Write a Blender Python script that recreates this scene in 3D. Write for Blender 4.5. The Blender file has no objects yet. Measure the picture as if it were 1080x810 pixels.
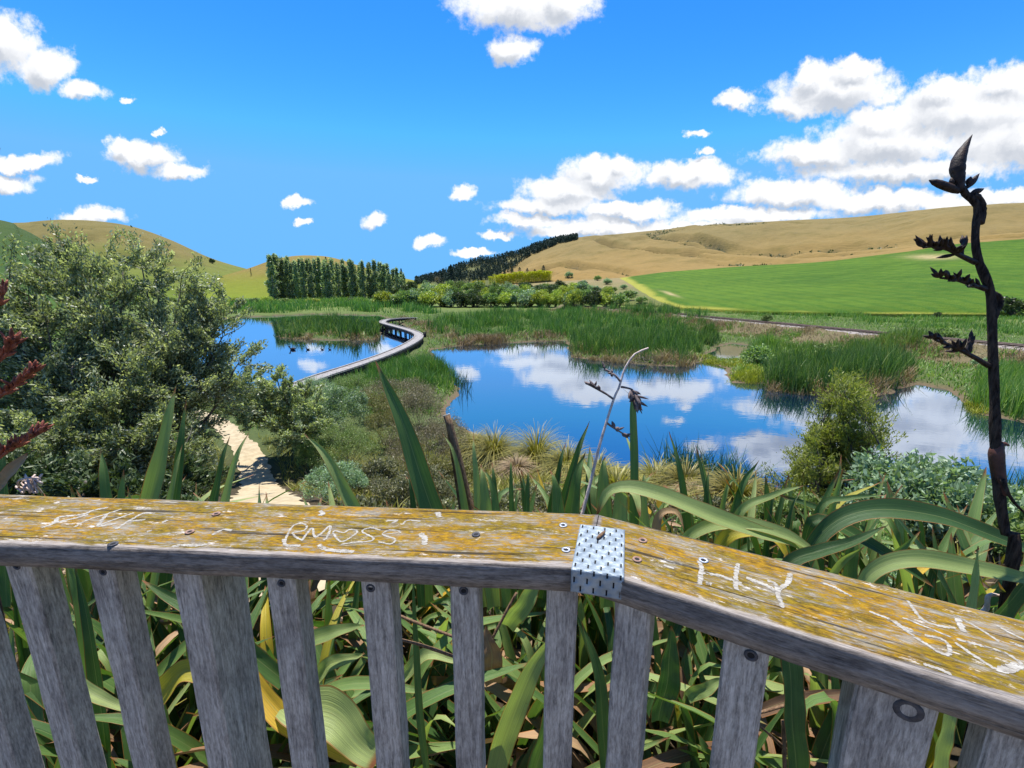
import bpy, math
import numpy as np
from mathutils import Vector
from mathutils.bvhtree import BVHTree

# ------------------------------------------------------------------ camera, sky, sun, exposure
S = bpy.context.scene
C = S.collection
R = math.radians
EYE = np.array([0.0, 0.0, 6.5])
PITCH = R(12.3)
FPX = 470.0                       # focal length of the photograph in its own 1080-wide pixels
cam_d = bpy.data.cameras.new('camera')
cam_d.sensor_width = 36.0
cam_d.lens = 36.0 * FPX / 1080.0
cam_d.clip_start = 0.02
cam_d.clip_end = 8000.0
cam = bpy.data.objects.new('camera', cam_d)
C.objects.link(cam)
cam.location = EYE
cam.rotation_euler = (math.pi / 2 - PITCH, 0, 0)
S.camera = cam

SUN_EL, SUN_AZ = 73.0, -10.0       # azimuth clockwise from +Y
SUN_STRENGTH, SKY_STRENGTH = 4.6, 0.13
S.view_settings.view_transform = 'Standard'
S.view_settings.look = 'None'
S.view_settings.exposure = 0.8
S.view_settings.gamma = 1.0
S.view_settings.use_curve_mapping = False
S.cycles.max_bounces = 8
S.cycles.diffuse_bounces = 3
S.cycles.glossy_bounces = 3
S.cycles.transmission_bounces = 4
S.cycles.caustics_reflective = False
S.cycles.caustics_refractive = False

def pdir(px, py):
    u = (px - 540.0) / FPX
    v = (405.0 - py) / FPX
    return np.array([u, math.cos(PITCH) + v * math.sin(PITCH), -math.sin(PITCH) + v * math.cos(PITCH)])

def P(px, py, d):
    """point at depth d (metres along the view axis) in the direction a photo pixel looks"""
    return EYE + pdir(px, py) * d

def W(px, py, z):
    """point where that direction meets the level z"""
    d = pdir(px, py)
    return EYE + d * ((z - EYE[2]) / d[2])

sun_d = bpy.data.lights.new('sun', 'SUN')
sun_d.energy = SUN_STRENGTH
sun_d.angle = R(0.53)
sun_d.color = (1.0, 0.955, 0.88)
sun = bpy.data.objects.new('sun', sun_d)
C.objects.link(sun)
sun.location = (20, 30, 60)
sun.rotation_euler = (R(90 - SUN_EL), 0, R(180 - SUN_AZ))

world = bpy.data.worlds.new('World')
S.world = world
world.use_nodes = True

class NT:
    """small helper for node trees"""
    def __init__(self, tree):
        self.t = tree
        self.n = tree.nodes
        self.l = tree.links
    def put(self, sock, v):
        if isinstance(v, bpy.types.NodeSocket):
            self.l.new(v, sock)
        elif v is not None:
            if hasattr(sock, 'default_value'):
                dv = sock.default_value
                if hasattr(dv, '__len__') and not isinstance(v, (tuple, list)):
                    v = (v,) * len(dv)
                if hasattr(dv, '__len__') and len(dv) == 4 and len(v) == 3:
                    v = tuple(v) + (1.0,)
                sock.default_value = v
    def node(self, kind, **kw):
        n = self.n.new(kind)
        for k, v in kw.items():
            setattr(n, k, v)
        return n
    def math(self, op, a, b=None, c=None, clamp=False):
        n = self.node('ShaderNodeMath', operation=op, use_clamp=clamp)
        self.put(n.inputs[0], a); self.put(n.inputs[1], b)
        if c is not None: self.put(n.inputs[2], c)
        return n.outputs[0]
    def vmath(self, op, a, b=None, c=None):
        n = self.node('ShaderNodeVectorMath', operation=op)
        self.put(n.inputs[0], a); self.put(n.inputs[1], b)
        if c is not None: self.put(n.inputs[2], c)
        return n.outputs['Value'] if op in ('LENGTH', 'DOT_PRODUCT', 'DISTANCE') else n.outputs[0]
    def noise(self, vec, scale, detail=4, rough=0.55, dist=0.0):
        n = self.node('ShaderNodeTexNoise')
        if vec is not None: self.l.new(vec, n.inputs['Vector'])
        n.inputs['Scale'].default_value = scale
        n.inputs['Detail'].default_value = detail
        n.inputs['Roughness'].default_value = rough
        n.inputs['Distortion'].default_value = dist
        return n.outputs['Fac']
    def mixc(self, f, a, b, mode='MIX'):
        n = self.node('ShaderNodeMix', data_type='RGBA', blend_type=mode)
        self.put(n.inputs['Factor'], f); self.put(n.inputs['A'], a) if False else None
        ins = [i for i in n.inputs if i.type == 'RGBA']
        self.put(ins[0], a); self.put(ins[1], b)
        return [o for o in n.outputs if o.type == 'RGBA'][0]
    def ramp(self, f, lo, hi, a=0.0, b=1.0):
        n = self.node('ShaderNodeMapRange', interpolation_type='SMOOTHSTEP')
        self.put(n.inputs[0], f)
        n.inputs[1].default_value = lo; n.inputs[2].default_value = hi
        n.inputs[3].default_value = a; n.inputs[4].default_value = b
        return n.outputs[0]
    def cramp(self, f, stops):
        n = self.node('ShaderNodeValToRGB')
        self.put(n.inputs[0], f)
        e = n.color_ramp.elements
        while len(e) < len(stops): e.new(0.5)
        for el, (p, c) in zip(e, stops):
            el.position = p
            el.color = tuple(c) + (1.0,)
        return n.outputs[0]
    def scale(self, vec, s):
        return self.vmath('MULTIPLY', vec, s)

# ---- sky: Nishita sky with cumulus clouds set by compass direction and height
def build_world():
    nt = NT(world.node_tree)
    nt.n.clear()
    sky = nt.node('ShaderNodeTexSky', sky_type='NISHITA')
    sky.sun_disc = False
    sky.sun_elevation = R(SUN_EL)
    sky.sun_rotation = R(SUN_AZ)
    sky.altitude = 100
    sky.air_density = 1.0
    sky.dust_density = 0.1
    sky.ozone_density = 2.0
    gm = nt.node('ShaderNodeGamma'); gm.inputs['Gamma'].default_value = 1.46
    nt.l.new(nt.vmath('MULTIPLY', sky.outputs[0], (0.145, 0.145, 0.145)), gm.inputs['Color'])
    hsv = nt.node('ShaderNodeHueSaturation')
    hsv.inputs['Saturation'].default_value = 1.12
    nt.l.new(nt.vmath('MULTIPLY', gm.outputs[0], (5.6, 6.9, 8.0)), hsv.inputs['Color'])
    skyc = nt.vmath('MINIMUM', hsv.outputs[0], (0.74, 2.3, 4.6))
    tc = nt.node('ShaderNodeTexCoord')
    sep = nt.node('ShaderNodeSeparateXYZ')
    nt.l.new(tc.outputs['Generated'], sep.inputs[0])
    ay = nt.math('MAXIMUM', nt.math('ABSOLUTE', sep.outputs[1]), 0.02)
    az = nt.math('DIVIDE', sep.outputs[0], ay)
    el = nt.math('DIVIDE', sep.outputs[2], ay)
    comb = nt.node('ShaderNodeCombineXYZ')
    nt.l.new(az, comb.inputs[0]); nt.l.new(el, comb.inputs[1])
    A = comb.outputs[0]
    # warp for ragged edges
    nA = nt.node('ShaderNodeTexNoise'); nt.l.new(A, nA.inputs['Vector'])
    nA.inputs['Scale'].default_value = 16.0; nA.inputs['Detail'].default_value = 6.0; nA.inputs['Roughness'].default_value = 0.62
    w1 = nt.vmath('SUBTRACT', nA.outputs['Color'], (0.5, 0.5, 0.5))
    Aw = nt.vmath('MULTIPLY_ADD', w1, (0.085, 0.06, 0.0), A)
    blobs = [  # photo px centre, half-width, half-height
        (2, 45, 52, 46), (48, 72, 46, 32), (86, 97, 34, 15), (135, 107, 14, 6), (-60, 60, 80, 60), (20, 170, 60, 13), (2, 192, 52, 16), (92, 188, 16, 5),
        (150, 165, 50, 19), (190, 181, 42, 15), (168, 138, 8, 5), (100, 227, 50, 14), (312, 213, 22, 8), (317, 234, 10, 6), (394, 230, 21, 11),
        (455, 255, 26, 9), (488, 202, 21, 11), (524, 248, 28, 7), (548, 8, 88, 34), (540, 52, 32, 22), (595, 0, 50, 30),
        (635, 184, 60, 26), (600, 200, 70, 20), (725, 186, 70, 20), (580, 215, 78, 15), (660, 222, 80, 14), (650, 240, 135, 14), (740, 238, 110, 12), (590, 243, 50, 9),
        (775, 107, 30, 13), (738, 140, 15, 7), (745, 160, 12, 7), (885, 95, 92, 34), (840, 112, 50, 18), (870, 162, 100, 22), (940, 150, 120, 34), (1020, 118, 120, 42),
        (1080, 150, 120, 50), (960, 180, 160, 20), (840, 204, 98, 19), (930, 212, 130, 17), (1060, 208, 70, 13), (1180, 120, 120, 60), (800, 226, 120, 12), (500, 268, 30, 5),
        (1020, 218, 120, 12), (858, 82, 34, 20), (905, 74, 42, 18), (622, 172, 26, 16), (655, 176, 24, 14), (738, 178, 26, 14), (130, 156, 26, 12), (930, 130, 60, 24), (1000, 100, 60, 24), (1060, 90, 60, 30), (560, 232, 60, 10), (700, 250, 120, 9)]
    extra = [(75, 18, 16, 5), (95, 35, 22, 9), (130, 20, 25, 7), (170, 40, 22, 10), (-75, 22, 14, 6), (-100, 30, 24, 8), (-140, 22, 22, 7), (-60, 55, 14, 6), (60, 62, 18, 7)]  # clouds added outside the view to light the scene
    E = []
    for px, py, rx, ry in blobs:
        d = pdir(px, py); d2 = pdir(px + rx, py); d3 = pdir(px, py - ry)
        a, e = d[0] / d[1], d[2] / d[1]
        ra = abs(d2[0] / d2[1] - a); re = abs(d3[2] / d3[1] - e)
        E.append((a, e, max(ra, 0.008), max(re, 0.006)))
    for a, e, ra, re in extra:
        if abs(a) < 82: E.append((math.tan(R(a)), math.tan(R(e)) / math.cos(R(a)), R(ra) / math.cos(R(a)) ** 2, R(re) / math.cos(R(a))))
    def field(vec):
        f = None
        for a, e, ra, re in E:
            v = nt.vmath('MULTIPLY_ADD', vec, (1 / ra, 1 / re, 0), (-a / ra, -e / re, 0))
            ln = nt.vmath('LENGTH', v)
            if f is None: f = ln
            else:
                f = nt.math('SMOOTH_MIN', f, ln, 0.16)
        return nt.math('SUBTRACT', 1.0, f)
    F = field(Aw)
    up = nt.vmath('ADD', Aw, (0.012, 0.022, 0.0))
    F2 = field(up)
    fine = nt.noise(A, 42.0, 7, 0.62)
    fine2 = nt.noise(Aw, 11.0, 5, 0.55)
    dens = nt.math('ADD', F, nt.math('MULTIPLY', nt.math('SUBTRACT', fine, 0.5), 0.85))
    dens = nt.math('ADD', dens, nt.math('MULTIPLY', nt.math('SUBTRACT', fine2, 0.5), 0.5))
    mask = nt.ramp(dens, 0.06, 0.50)
    # cloud thickness towards the sun makes the underside greyer
    thick = nt.math('ADD', nt.math('MULTIPLY', nt.math('SUBTRACT', F2, F), 1.1), nt.math('MULTIPLY', F, 0.45))
    thick = nt.math('ADD', thick, nt.math('MULTIPLY', nt.math('SUBTRACT', nt.noise(Aw, 14.0, 6, 0.6), 0.5), 0.75))
    g = nt.ramp(thick, 0.0, 0.72)
    cc = nt.cramp(g, [(0.0, (4.7, 4.75, 4.85)), (0.4, (3.9, 4.0, 4.2)), (1.0, (2.6, 2.8, 3.15))])
    col = nt.mixc(mask, skyc, cc)
    bg = nt.node('ShaderNodeBackground')
    nt.l.new(col, bg.inputs['Color'])
    bg.inputs['Strength'].default_value = SKY_STRENGTH
    out = nt.node('ShaderNodeOutputWorld')
    nt.l.new(bg.outputs[0], out.inputs['Surface'])
build_world()

# ------------------------------------------------------------------ mesh helpers
def link(o):
    C.objects.link(o)
    return o

def mesh_of(name, V, F, mat=None, smooth=False, uv=None, col=None):
    V = np.asarray(V, dtype=np.float32).reshape(-1, 3)
    me = bpy.data.meshes.new(name)
    if isinstance(F, np.ndarray):
        m, k = F.shape
        me.vertices.add(len(V)); me.vertices.foreach_set('co', V.ravel())
        me.loops.add(m * k); me.loops.foreach_set('vertex_index', F.astype(np.int32).ravel())
        me.polygons.add(m); me.polygons.foreach_set('loop_start', np.arange(0, m * k, k, dtype=np.int32))
        me.update(calc_edges=True)
    else:
        me.from_pydata(V.tolist(), [], [list(f) for f in F])
    if smooth:
        me.polygons.foreach_set('use_smooth', np.ones(len(me.polygons), dtype=bool))
    if uv is not None:
        lay = me.uv_layers.new(name='UVMap')
        idx = np.zeros(len(me.loops), dtype=np.int32); me.loops.foreach_get('vertex_index', idx)
        lay.data.foreach_set('uv', np.asarray(uv, dtype=np.float32)[idx].ravel())
    if col is not None:
        at = me.color_attributes.new('Col', 'FLOAT_COLOR', 'POINT')
        c4 = np.ones((len(V), 4), dtype=np.float32); c4[:, :3] = col
        at.data.foreach_set('color', c4.ravel())
    if mat is not None: me.materials.append(mat)
    me.update()
    return me

def obj(name, V, F, mat, parent=None, loc=(0, 0, 0), smooth=False, uv=None, col=None):
    """one mesh object; V in world coordinates, loc the origin it is given (its parent's place when it is a part)"""
    V = np.asarray(V, dtype=np.float64).reshape(-1, 3)
    if parent is not None:
        loc = parent['_loc'] if '_loc' in parent else loc
        loc = np.array(loc)
        o = bpy.data.objects.new(name, mesh_of(name, V - loc, F, mat, smooth, uv, col))
        o['_loc'] = [float(x) for x in loc]
        link(o)
        o.parent = parent
    else:
        loc = np.array(loc, dtype=float)
        o = bpy.data.objects.new(name, mesh_of(name, V - loc, F, mat, smooth, uv, col))
        o.location = loc
        o['_loc'] = [float(x) for x in loc]
        link(o)
    return o

def tag(o, label=None, cat=None, group=None, kind=None):
    if label: o['label'] = label
    if cat: o['category'] = cat
    if group: o['group'] = group
    if kind: o['kind'] = kind
    return o

def thing(name, label, cat, loc, group=None):
    o = link(bpy.data.objects.new(name, None))
    o.empty_display_size = 0.1
    o.location = loc
    o['_loc'] = [float(x) for x in loc]
    return tag(o, label, cat, group)

def dup(root, loc, rotz=0.0, scale=(1, 1, 1), label=None, group=None):
    r = root.copy(); C.objects.link(r)
    r.location = loc; r.rotation_euler = (0, 0, rotz); r.scale = scale
    if label: r['label'] = label
    if group: r['group'] = group
    for ch in list(root.children):
        c = ch.copy(); C.objects.link(c); c.parent = r
        for g in list(ch.children):
            d = g.copy(); C.objects.link(d); d.parent = c
    return r

class MB:
    """collects quads"""
    def __init__(self): self.V = []; self.F = []; self.n = 0; self.UV = []
    def add(self, V, F, uv=None):
        V = np.asarray(V, dtype=np.float64).reshape(-1, 3)
        self.V.append(V); self.F.append(np.asarray(F, dtype=np.int64) + self.n); self.n += len(V)
        if uv is not None: self.UV.append(np.asarray(uv))
        return self
    def v(self): return np.concatenate(self.V)
    def f(self): return np.concatenate(self.F)
    def obj(self, name, mat, parent=None, loc=(0, 0, 0), smooth=False):
        return obj(name, self.v(), self.f(), mat, parent, loc, smooth, np.concatenate(self.UV) if self.UV else None)

def norm(a):
    a = np.asarray(a, dtype=float)
    return a / (np.linalg.norm(a, axis=-1, keepdims=True) + 1e-12)

def spline(pts, n):
    """Catmull-Rom through pts, n samples evenly by length"""
    p = np.asarray(pts, dtype=float)
    if len(p) == 2:
        t = np.linspace(0, 1, n)[:, None]
        return p[0] * (1 - t) + p[1] * t
    q = np.vstack([2 * p[0] - p[1], p, 2 * p[-1] - p[-2]])
    out = []
    for i in range(1, len(q) - 2):
        t = np.linspace(0, 1, 14, endpoint=False)[:, None]
        a, b, c, d = q[i - 1], q[i], q[i + 1], q[i + 2]
        out.append(0.5 * ((2 * b) + (-a + c) * t + (2 * a - 5 * b + 4 * c - d) * t ** 2 + (-a + 3 * b - 3 * c + d) * t ** 3))
    out = np.vstack(out + [p[-1:]])
    L = np.r_[0, np.cumsum(np.linalg.norm(np.diff(out, axis=0), axis=1))]
    s = np.linspace(0, L[-1], n)
    return np.stack([np.interp(s, L, out[:, k]) for k in range(out.shape[1])], axis=1)

def tube(path, rad, k=8, cap=True):
    path = np.asarray(path, dtype=float); n = len(path)
    rad = np.broadcast_to(np.asarray(rad, dtype=float), (n,))
    T = norm(np.gradient(path, axis=0))
    ref = np.array([0.0, 0.0, 1.0]) if abs(T[0][2]) < 0.9 else np.array([1.0, 0.0, 0.0])
    a = norm(np.cross(T, ref)); b = np.cross(T, a)
    th = np.linspace(0, 2 * math.pi, k, endpoint=False)
    V = path[:, None, :] + rad[:, None, None] * (np.cos(th)[None, :, None] * a[:, None, :] + np.sin(th)[None, :, None] * b[:, None, :])
    V = V.reshape(-1, 3)
    i = np.arange(n - 1)[:, None] * k; j = np.arange(k)[None, :]; j2 = (j + 1) % k
    F = np.stack([i + j, i + j2, i + k + j2, i + k + j], axis=-1).reshape(-1, 4)
    if cap:
        V = np.vstack([V, path[:1], path[-1:]])
        c0, c1 = n * k, n * k + 1
        e = []
        for q in range(0, k, 2):
            e.append([c0, (q + 2) % k, q + 1, q]); e.append([c1, (n - 1) * k + q, (n - 1) * k + q + 1, (n - 1) * k + (q + 2) % k])
        F = np.vstack([F, np.array(e)])
    return V, F

def box(c, s, M=None):
    c = np.asarray(c, float); s = np.asarray(s, float) / 2
    V = np.array([[x, y, z] for x in (-1, 1) for y in (-1, 1) for z in (-1, 1)]) * s
    if M is not None: V = V @ np.asarray(M).T
    F = np.array([[0, 1, 3, 2], [4, 6, 7, 5], [0, 4, 5, 1], [2, 3, 7, 6], [0, 2, 6, 4], [1, 5, 7, 3]])
    return V + c, F

def spindle(a, b, r, k=6, prof=None, bend=None):
    """pod: a body of revolution from a to b"""
    prof = prof or [0.18, 0.55, 0.9, 1.0, 0.85, 0.5, 0.08]
    a = np.asarray(a, float); b = np.asarray(b, float)
    t = np.linspace(0, 1, len(prof))[:, None]
    path = a * (1 - t) + b * t
    if bend is not None: path = path + np.sin(t * math.pi) * np.asarray(bend)
    return tube(path, np.array(prof) * r, k)

def leaf_quads(Cn, L, Wd, rs, updir=None, bias=0.0):
    n = len(Cn)
    a = norm(rs.normal(size=(n, 3)))
    if updir is not None: a = norm(a * (1 - bias) + updir * bias * 1.4)
    b = norm(np.cross(a, norm(rs.normal(size=(n, 3)))))
    nn = np.cross(a, b)
    fl = np.where(nn[:, 2:3] < 0, -1.0, 1.0); nn = nn * fl
    L = (L * rs.uniform(0.45, 1.6, n))[:, None]; Wd = (Wd * rs.uniform(0.7, 1.3, n))[:, None]
    V = np.stack([Cn - a * L * 0.5, Cn + b * Wd * 0.5 - nn * Wd * 0.18, Cn + a * L * 0.5 - nn * L * 0.12, Cn - b * Wd * 0.5 - nn * Wd * 0.18], axis=1).reshape(-1, 3)
    F = np.arange(n * 4).reshape(-1, 4)
    return V, F

# lattice value noise for terrain
_rng = np.random.RandomState(5)
_LAT = _rng.rand(256, 256)
def vnoise(x, y):
    x = np.asarray(x, float); y = np.asarray(y, float)
    xi = np.floor(x).astype(int); yi = np.floor(y).astype(int)
    fx = x - xi; fy = y - yi
    fx = fx * fx * (3 - 2 * fx); fy = fy * fy * (3 - 2 * fy)
    g = lambda i, j: _LAT[i % 256, j % 256]
    return (g(xi, yi) * (1 - fx) + g(xi + 1, yi) * fx) * (1 - fy) + (g(xi, yi + 1) * (1 - fx) + g(xi + 1, yi + 1) * fx) * fy
def fbm(x, y, o=4):
    s = 0; a = 0.5
    for i in range(o):
        s = s + a * (vnoise(x * 2 ** i + 17.3 * i, y * 2 ** i + 9.1 * i) - 0.5); a *= 0.5
    return s * 2
def sstep(a, b, x):
    t = np.clip((x - a) / (b - a), 0, 1)
    return t * t * (3 - 2 * t)

def sdist(poly, X, Y):
    """signed distance to a polygon, negative inside"""
    poly = np.asarray(poly)[:, :2]
    d = np.full(X.shape, 1e9); inside = np.zeros(X.shape, dtype=bool)
    n = len(poly)
    for i in range(n):
        ax, ay = poly[i]; bx, by = poly[(i + 1) % n]
        ex, ey = bx - ax, by - ay
        t = np.clip(((X - ax) * ex + (Y - ay) * ey) / (ex * ex + ey * ey + 1e-12), 0, 1)
        d = np.minimum(d, np.hypot(X - ax - t * ex, Y - ay - t * ey))
        cond = ((ay > Y) != (by > Y)) & (X < (bx - ax) * (Y - ay) / (by - ay + 1e-12) + ax)
        inside ^= cond
    return np.where(inside, -d, d)
def ldist(line, X, Y):
    line = np.asarray(line)[:, :2]
    d = np.full(X.shape, 1e9)
    for i in range(len(line) - 1):
        ax, ay = line[i]; bx, by = line[i + 1]
        ex, ey = bx - ax, by - ay
        t = np.clip(((X - ax) * ex + (Y - ay) * ey) / (ex * ex + ey * ey + 1e-12), 0, 1)
        d = np.minimum(d, np.hypot(X - ax - t * ex, Y - ay - t * ey))
    return d

# ------------------------------------------------------------------ materials
def new_mat(name):
    m = bpy.data.materials.new(name); m.use_nodes = True
    nt = NT(m.node_tree); nt.n.clear()
    out = nt.node('ShaderNodeOutputMaterial')
    return m, nt, out

def principled(nt, out, color, rough=0.6, spec=0.4, metal=0.0, normal=None):
    p = nt.node('ShaderNodeBsdfPrincipled')
    nt.put(p.inputs['Base Color'], color); nt.put(p.inputs['Roughness'], rough)
    nt.put(p.inputs['Specular IOR Level'], spec); nt.put(p.inputs['Metallic'], metal)
    if normal is not None: nt.l.new(normal, p.inputs['Normal'])
    if out is not None: nt.l.new(p.outputs[0], out.inputs['Surface'])
    return p

def bump(nt, h, strength=0.3, dist=0.01):
    b = nt.node('ShaderNodeBump')
    b.inputs['Strength'].default_value = strength; b.inputs['Distance'].default_value = dist
    nt.l.new(h, b.inputs['Height'])
    return b.outputs[0]

def leaf_mat(name, stops, trans=0.3, rough=0.45, spec=0.35, tint=(1.15, 1.25, 0.5)):
    """foliage: each leaf its own shade out of the ramp, light let through"""
    m, nt, out = new_mat(name)
    geo = nt.node('ShaderNodeNewGeometry')
    tcn = nt.node('ShaderNodeTexCoord')
    big = nt.noise(tcn.outputs['Object'], 0.9, 3, 0.6)
    f = nt.math('ADD', nt.math('MULTIPLY', geo.outputs['Random Per Island'], 0.75), nt.math('MULTIPLY', nt.math('SUBTRACT', big, 0.3), 0.55), clamp=True)
    c = nt.cramp(f, stops)
    oi = nt.node('ShaderNodeObjectInfo')
    hs = nt.node('ShaderNodeHueSaturation')
    nt.l.new(c, hs.inputs['Color'])
    nt.l.new(nt.math('MULTIPLY_ADD', oi.outputs['Random'], 0.5, 1.12), hs.inputs['Value'])
    nt.l.new(nt.math('MULTIPLY_ADD', oi.outputs['Random'], 0.02, 0.49), hs.inputs['Hue'])
    c = hs.outputs[0]
    p = principled(nt, None, c, rough, spec)
    tr = nt.node('ShaderNodeBsdfTranslucent')
    tcx = nt.mixc(1.0, c, tint, 'MULTIPLY')
    nt.l.new(tcx, tr.inputs['Color'])
    mx = nt.node('ShaderNodeMixShader'); mx.inputs[0].default_value = trans
    nt.l.new(p.outputs[0], mx.inputs[1]); nt.l.new(tr.outputs[0], mx.inputs[2])
    nt.l.new(mx.outputs[0], out.inputs['Surface'])
    return m

def flat_mat(name, c1, c2, scale=8.0, rough=0.7, spec=0.3, metal=0.0, stretch=(1, 1, 1), b=0.3):
    m, nt, out = new_mat(name)
    tcn = nt.node('ShaderNodeTexCoord')
    v = nt.scale(tcn.outputs['Object'], stretch)
    n = nt.noise(v, scale, 6, 0.62)
    c = nt.mixc(nt.ramp(n, 0.32, 0.68), c1, c2)
    principled(nt, out, c, rough, spec, metal, bump(nt, n, b, 0.02))
    return m

def flax_mat(name, stops, margin=(0.35, 0.13, 0.03), trans=0.3, rough=0.46):
    """strap leaf: fine parallel veins, pale midrib, brown-orange margins; v runs along the leaf"""
    m, nt, out = new_mat(name)
    uv = nt.node('ShaderNodeUVMap')
    sep = nt.node('ShaderNodeSeparateXYZ'); nt.l.new(uv.outputs[0], sep.inputs[0])
    oi = nt.node('ShaderNodeObjectInfo')
    geo = nt.node('ShaderNodeNewGeometry')
    sc = nt.vmath('MULTIPLY', uv.outputs[0], (55.0, 1.6, 1.0))
    shift = nt.vmath('ADD', sc, nt.vmath('SCALE', (13.0, 7.0, 0.0), None) if False else (0, 0, 0))
    cmb = nt.node('ShaderNodeCombineXYZ'); nt.l.new(nt.math('MULTIPLY', oi.outputs['Random'], 60.0), cmb.inputs[2])
    vec = nt.vmath('ADD', sc, cmb.outputs[0])
    veins = nt.noise(vec, 1.0, 3, 0.6)
    bl = nt.vmath('ADD', nt.vmath('MULTIPLY', uv.outputs[0], (2.0, 7.0, 1.0)), cmb.outputs[0])
    blot = nt.noise(bl, 1.0, 5, 0.65)
    f = nt.math('ADD', nt.math('MULTIPLY', oi.outputs['Random'], 0.7), nt.math('MULTIPLY', blot, 0.34), clamp=True)
    c = nt.cramp(f, stops)
    c = nt.mixc(nt.ramp(veins, 0.36, 0.7, 0.0, 0.7), c, nt.mixc(1.0, c, (1.75, 1.65, 1.4), 'MULTIPLY'))
    c = nt.mixc(nt.ramp(veins, 0.42, 0.25, 0.0, 0.6), c, nt.mixc(1.0, c, (0.5, 0.55, 0.5), 'MULTIPLY'))
    u = nt.math('ABSOLUTE', nt.math('SUBTRACT', sep.outputs[0], 0.5))
    c = nt.mixc(nt.ramp(u, 0.022, 0.006, 0.0, 0.5), c, (0.30, 0.33, 0.13))
    edge = nt.ramp(u, 0.455, 0.485)
    c = nt.mixc(nt.math('MULTIPLY', edge, 0.8), c, margin)
    spots = nt.ramp(nt.noise(nt.vmath('ADD', nt.vmath('MULTIPLY', uv.outputs[0], (8.0, 40.0, 1.0)), cmb.outputs[0]), 1.0, 4, 0.6), 0.68, 0.76)
    c = nt.mixc(nt.math('MULTIPLY', spots, 0.55), c, (0.16, 0.10, 0.04))
    tipf = nt.ramp(nt.math('ADD', sep.outputs[1], nt.math('MULTIPLY', nt.math('SUBTRACT', blot, 0.5), 0.06)), 0.93, 0.985)
    c = nt.mixc(tipf, c, (0.26, 0.10, 0.035))
    p = principled(nt, None, c, rough, 0.42, 0.0, bump(nt, veins, 0.6, 0.003))
    tr = nt.node('ShaderNodeBsdfTranslucent')
    nt.l.new(nt.mixc(1.0, c, (1.2, 1.35, 0.5), 'MULTIPLY'), tr.inputs['Color'])
    mx = nt.node('ShaderNodeMixShader'); mx.inputs[0].default_value = trans
    nt.l.new(p.outputs[0], mx.inputs[1]); nt.l.new(tr.outputs[0], mx.inputs[2])
    nt.l.new(mx.outputs[0], out.inputs['Surface'])
    return m

M = {}
M['flax'] = flax_mat('flax_leaf', [(0.0, (0.025, 0.065, 0.02)), (0.35, (0.05, 0.11, 0.03)), (0.7, (0.105, 0.185, 0.05)), (1.0, (0.19, 0.27, 0.085))])
M['flax_pale'] = flax_mat('flax_leaf_pale', [(0.0, (0.16, 0.235, 0.07)), (1.0, (0.31, 0.38, 0.15))], trans=0.35)
M['flax_yellow'] = flax_mat('flax_leaf_yellow', [(0.0, (0.22, 0.24, 0.03)), (0.6, (0.42, 0.33, 0.03)), (1.0, (0.55, 0.30, 0.03))])
M['flax_dead'] = flax_mat('flax_leaf_dead', [(0.0, (0.09, 0.05, 0.028)), (0.5, (0.2, 0.115, 0.06)), (1.0, (0.36, 0.25, 0.15))], trans=0.1, rough=0.7)
M['shrub_silver'] = leaf_mat('silver_shrub_leaf', [(0.0, (0.055, 0.072, 0.036)), (0.4, (0.15, 0.18, 0.095)), (0.72, (0.31, 0.345, 0.21)), (1.0, (0.58, 0.60, 0.45))], 0.42, 0.40, 0.5)
M['shrub_grey'] = leaf_mat('grey_shrub_leaf', [(0.0, (0.06, 0.065, 0.03)), (0.5, (0.13, 0.135, 0.065)), (1.0, (0.27, 0.26, 0.15))], 0.25)
M['shrub_brown'] = leaf_mat('brown_shrub_leaf', [(0.0, (0.065, 0.058, 0.036)), (0.5, (0.14, 0.12, 0.07)), (1.0, (0.28, 0.235, 0.145))], 0.2)
M['shrub_green'] = leaf_mat('green_shrub_leaf', [(0.0, (0.05, 0.09, 0.025)), (0.5, (0.14, 0.21, 0.06)), (1.0, (0.30, 0.37, 0.15))], 0.28)
M['shrub_sage'] = leaf_mat('sage_shrub_leaf', [(0.0, (0.07, 0.12, 0.065)), (0.5, (0.18, 0.26, 0.15)), (1.0, (0.36, 0.46, 0.30))], 0.3)
M['shrub_olive'] = leaf_mat('olive_shrub_leaf', [(0.0, (0.065, 0.07, 0.022)), (0.5, (0.16, 0.16, 0.05)), (1.0, (0.32, 0.29, 0.11))], 0.28)
M['olive'] = leaf_mat('olive_tree_leaf', [(0.0, (0.07, 0.085, 0.016)), (0.5, (0.15, 0.165, 0.034)), (1.0, (0.28, 0.28, 0.075))], 0.4)
M['willow'] = leaf_mat('yellow_green_bush_leaf', [(0.0, (0.09, 0.12, 0.02)), (0.5, (0.25, 0.30, 0.05)), (1.0, (0.46, 0.48, 0.11))], 0.3)
M['bush_dark'] = leaf_mat('dark_bush_leaf', [(0.0, (0.02, 0.035, 0.012)), (0.5, (0.05, 0.075, 0.025)), (1.0, (0.10, 0.13, 0.05))], 0.2)
M['poplar'] = leaf_mat('poplar_leaf', [(0.0, (0.05, 0.075, 0.04)), (0.5, (0.20, 0.25, 0.15)), (1.0, (0.5, 0.55, 0.40))], 0.5)
M['conifer'] = leaf_mat('conifer_needles', [(0.0, (0.008, 0.02, 0.014)), (0.6, (0.02, 0.04, 0.028)), (1.0, (0.035, 0.06, 0.04))], 0.05, 0.8)
M['gorse'] = leaf_mat('yellow_hedge_leaf', [(0.0, (0.07, 0.11, 0.008)), (0.35, (0.24, 0.26, 0.008)), (0.7, (0.46, 0.43, 0.01)), (1.0, (0.6, 0.54, 0.012))], 0.25)
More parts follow.
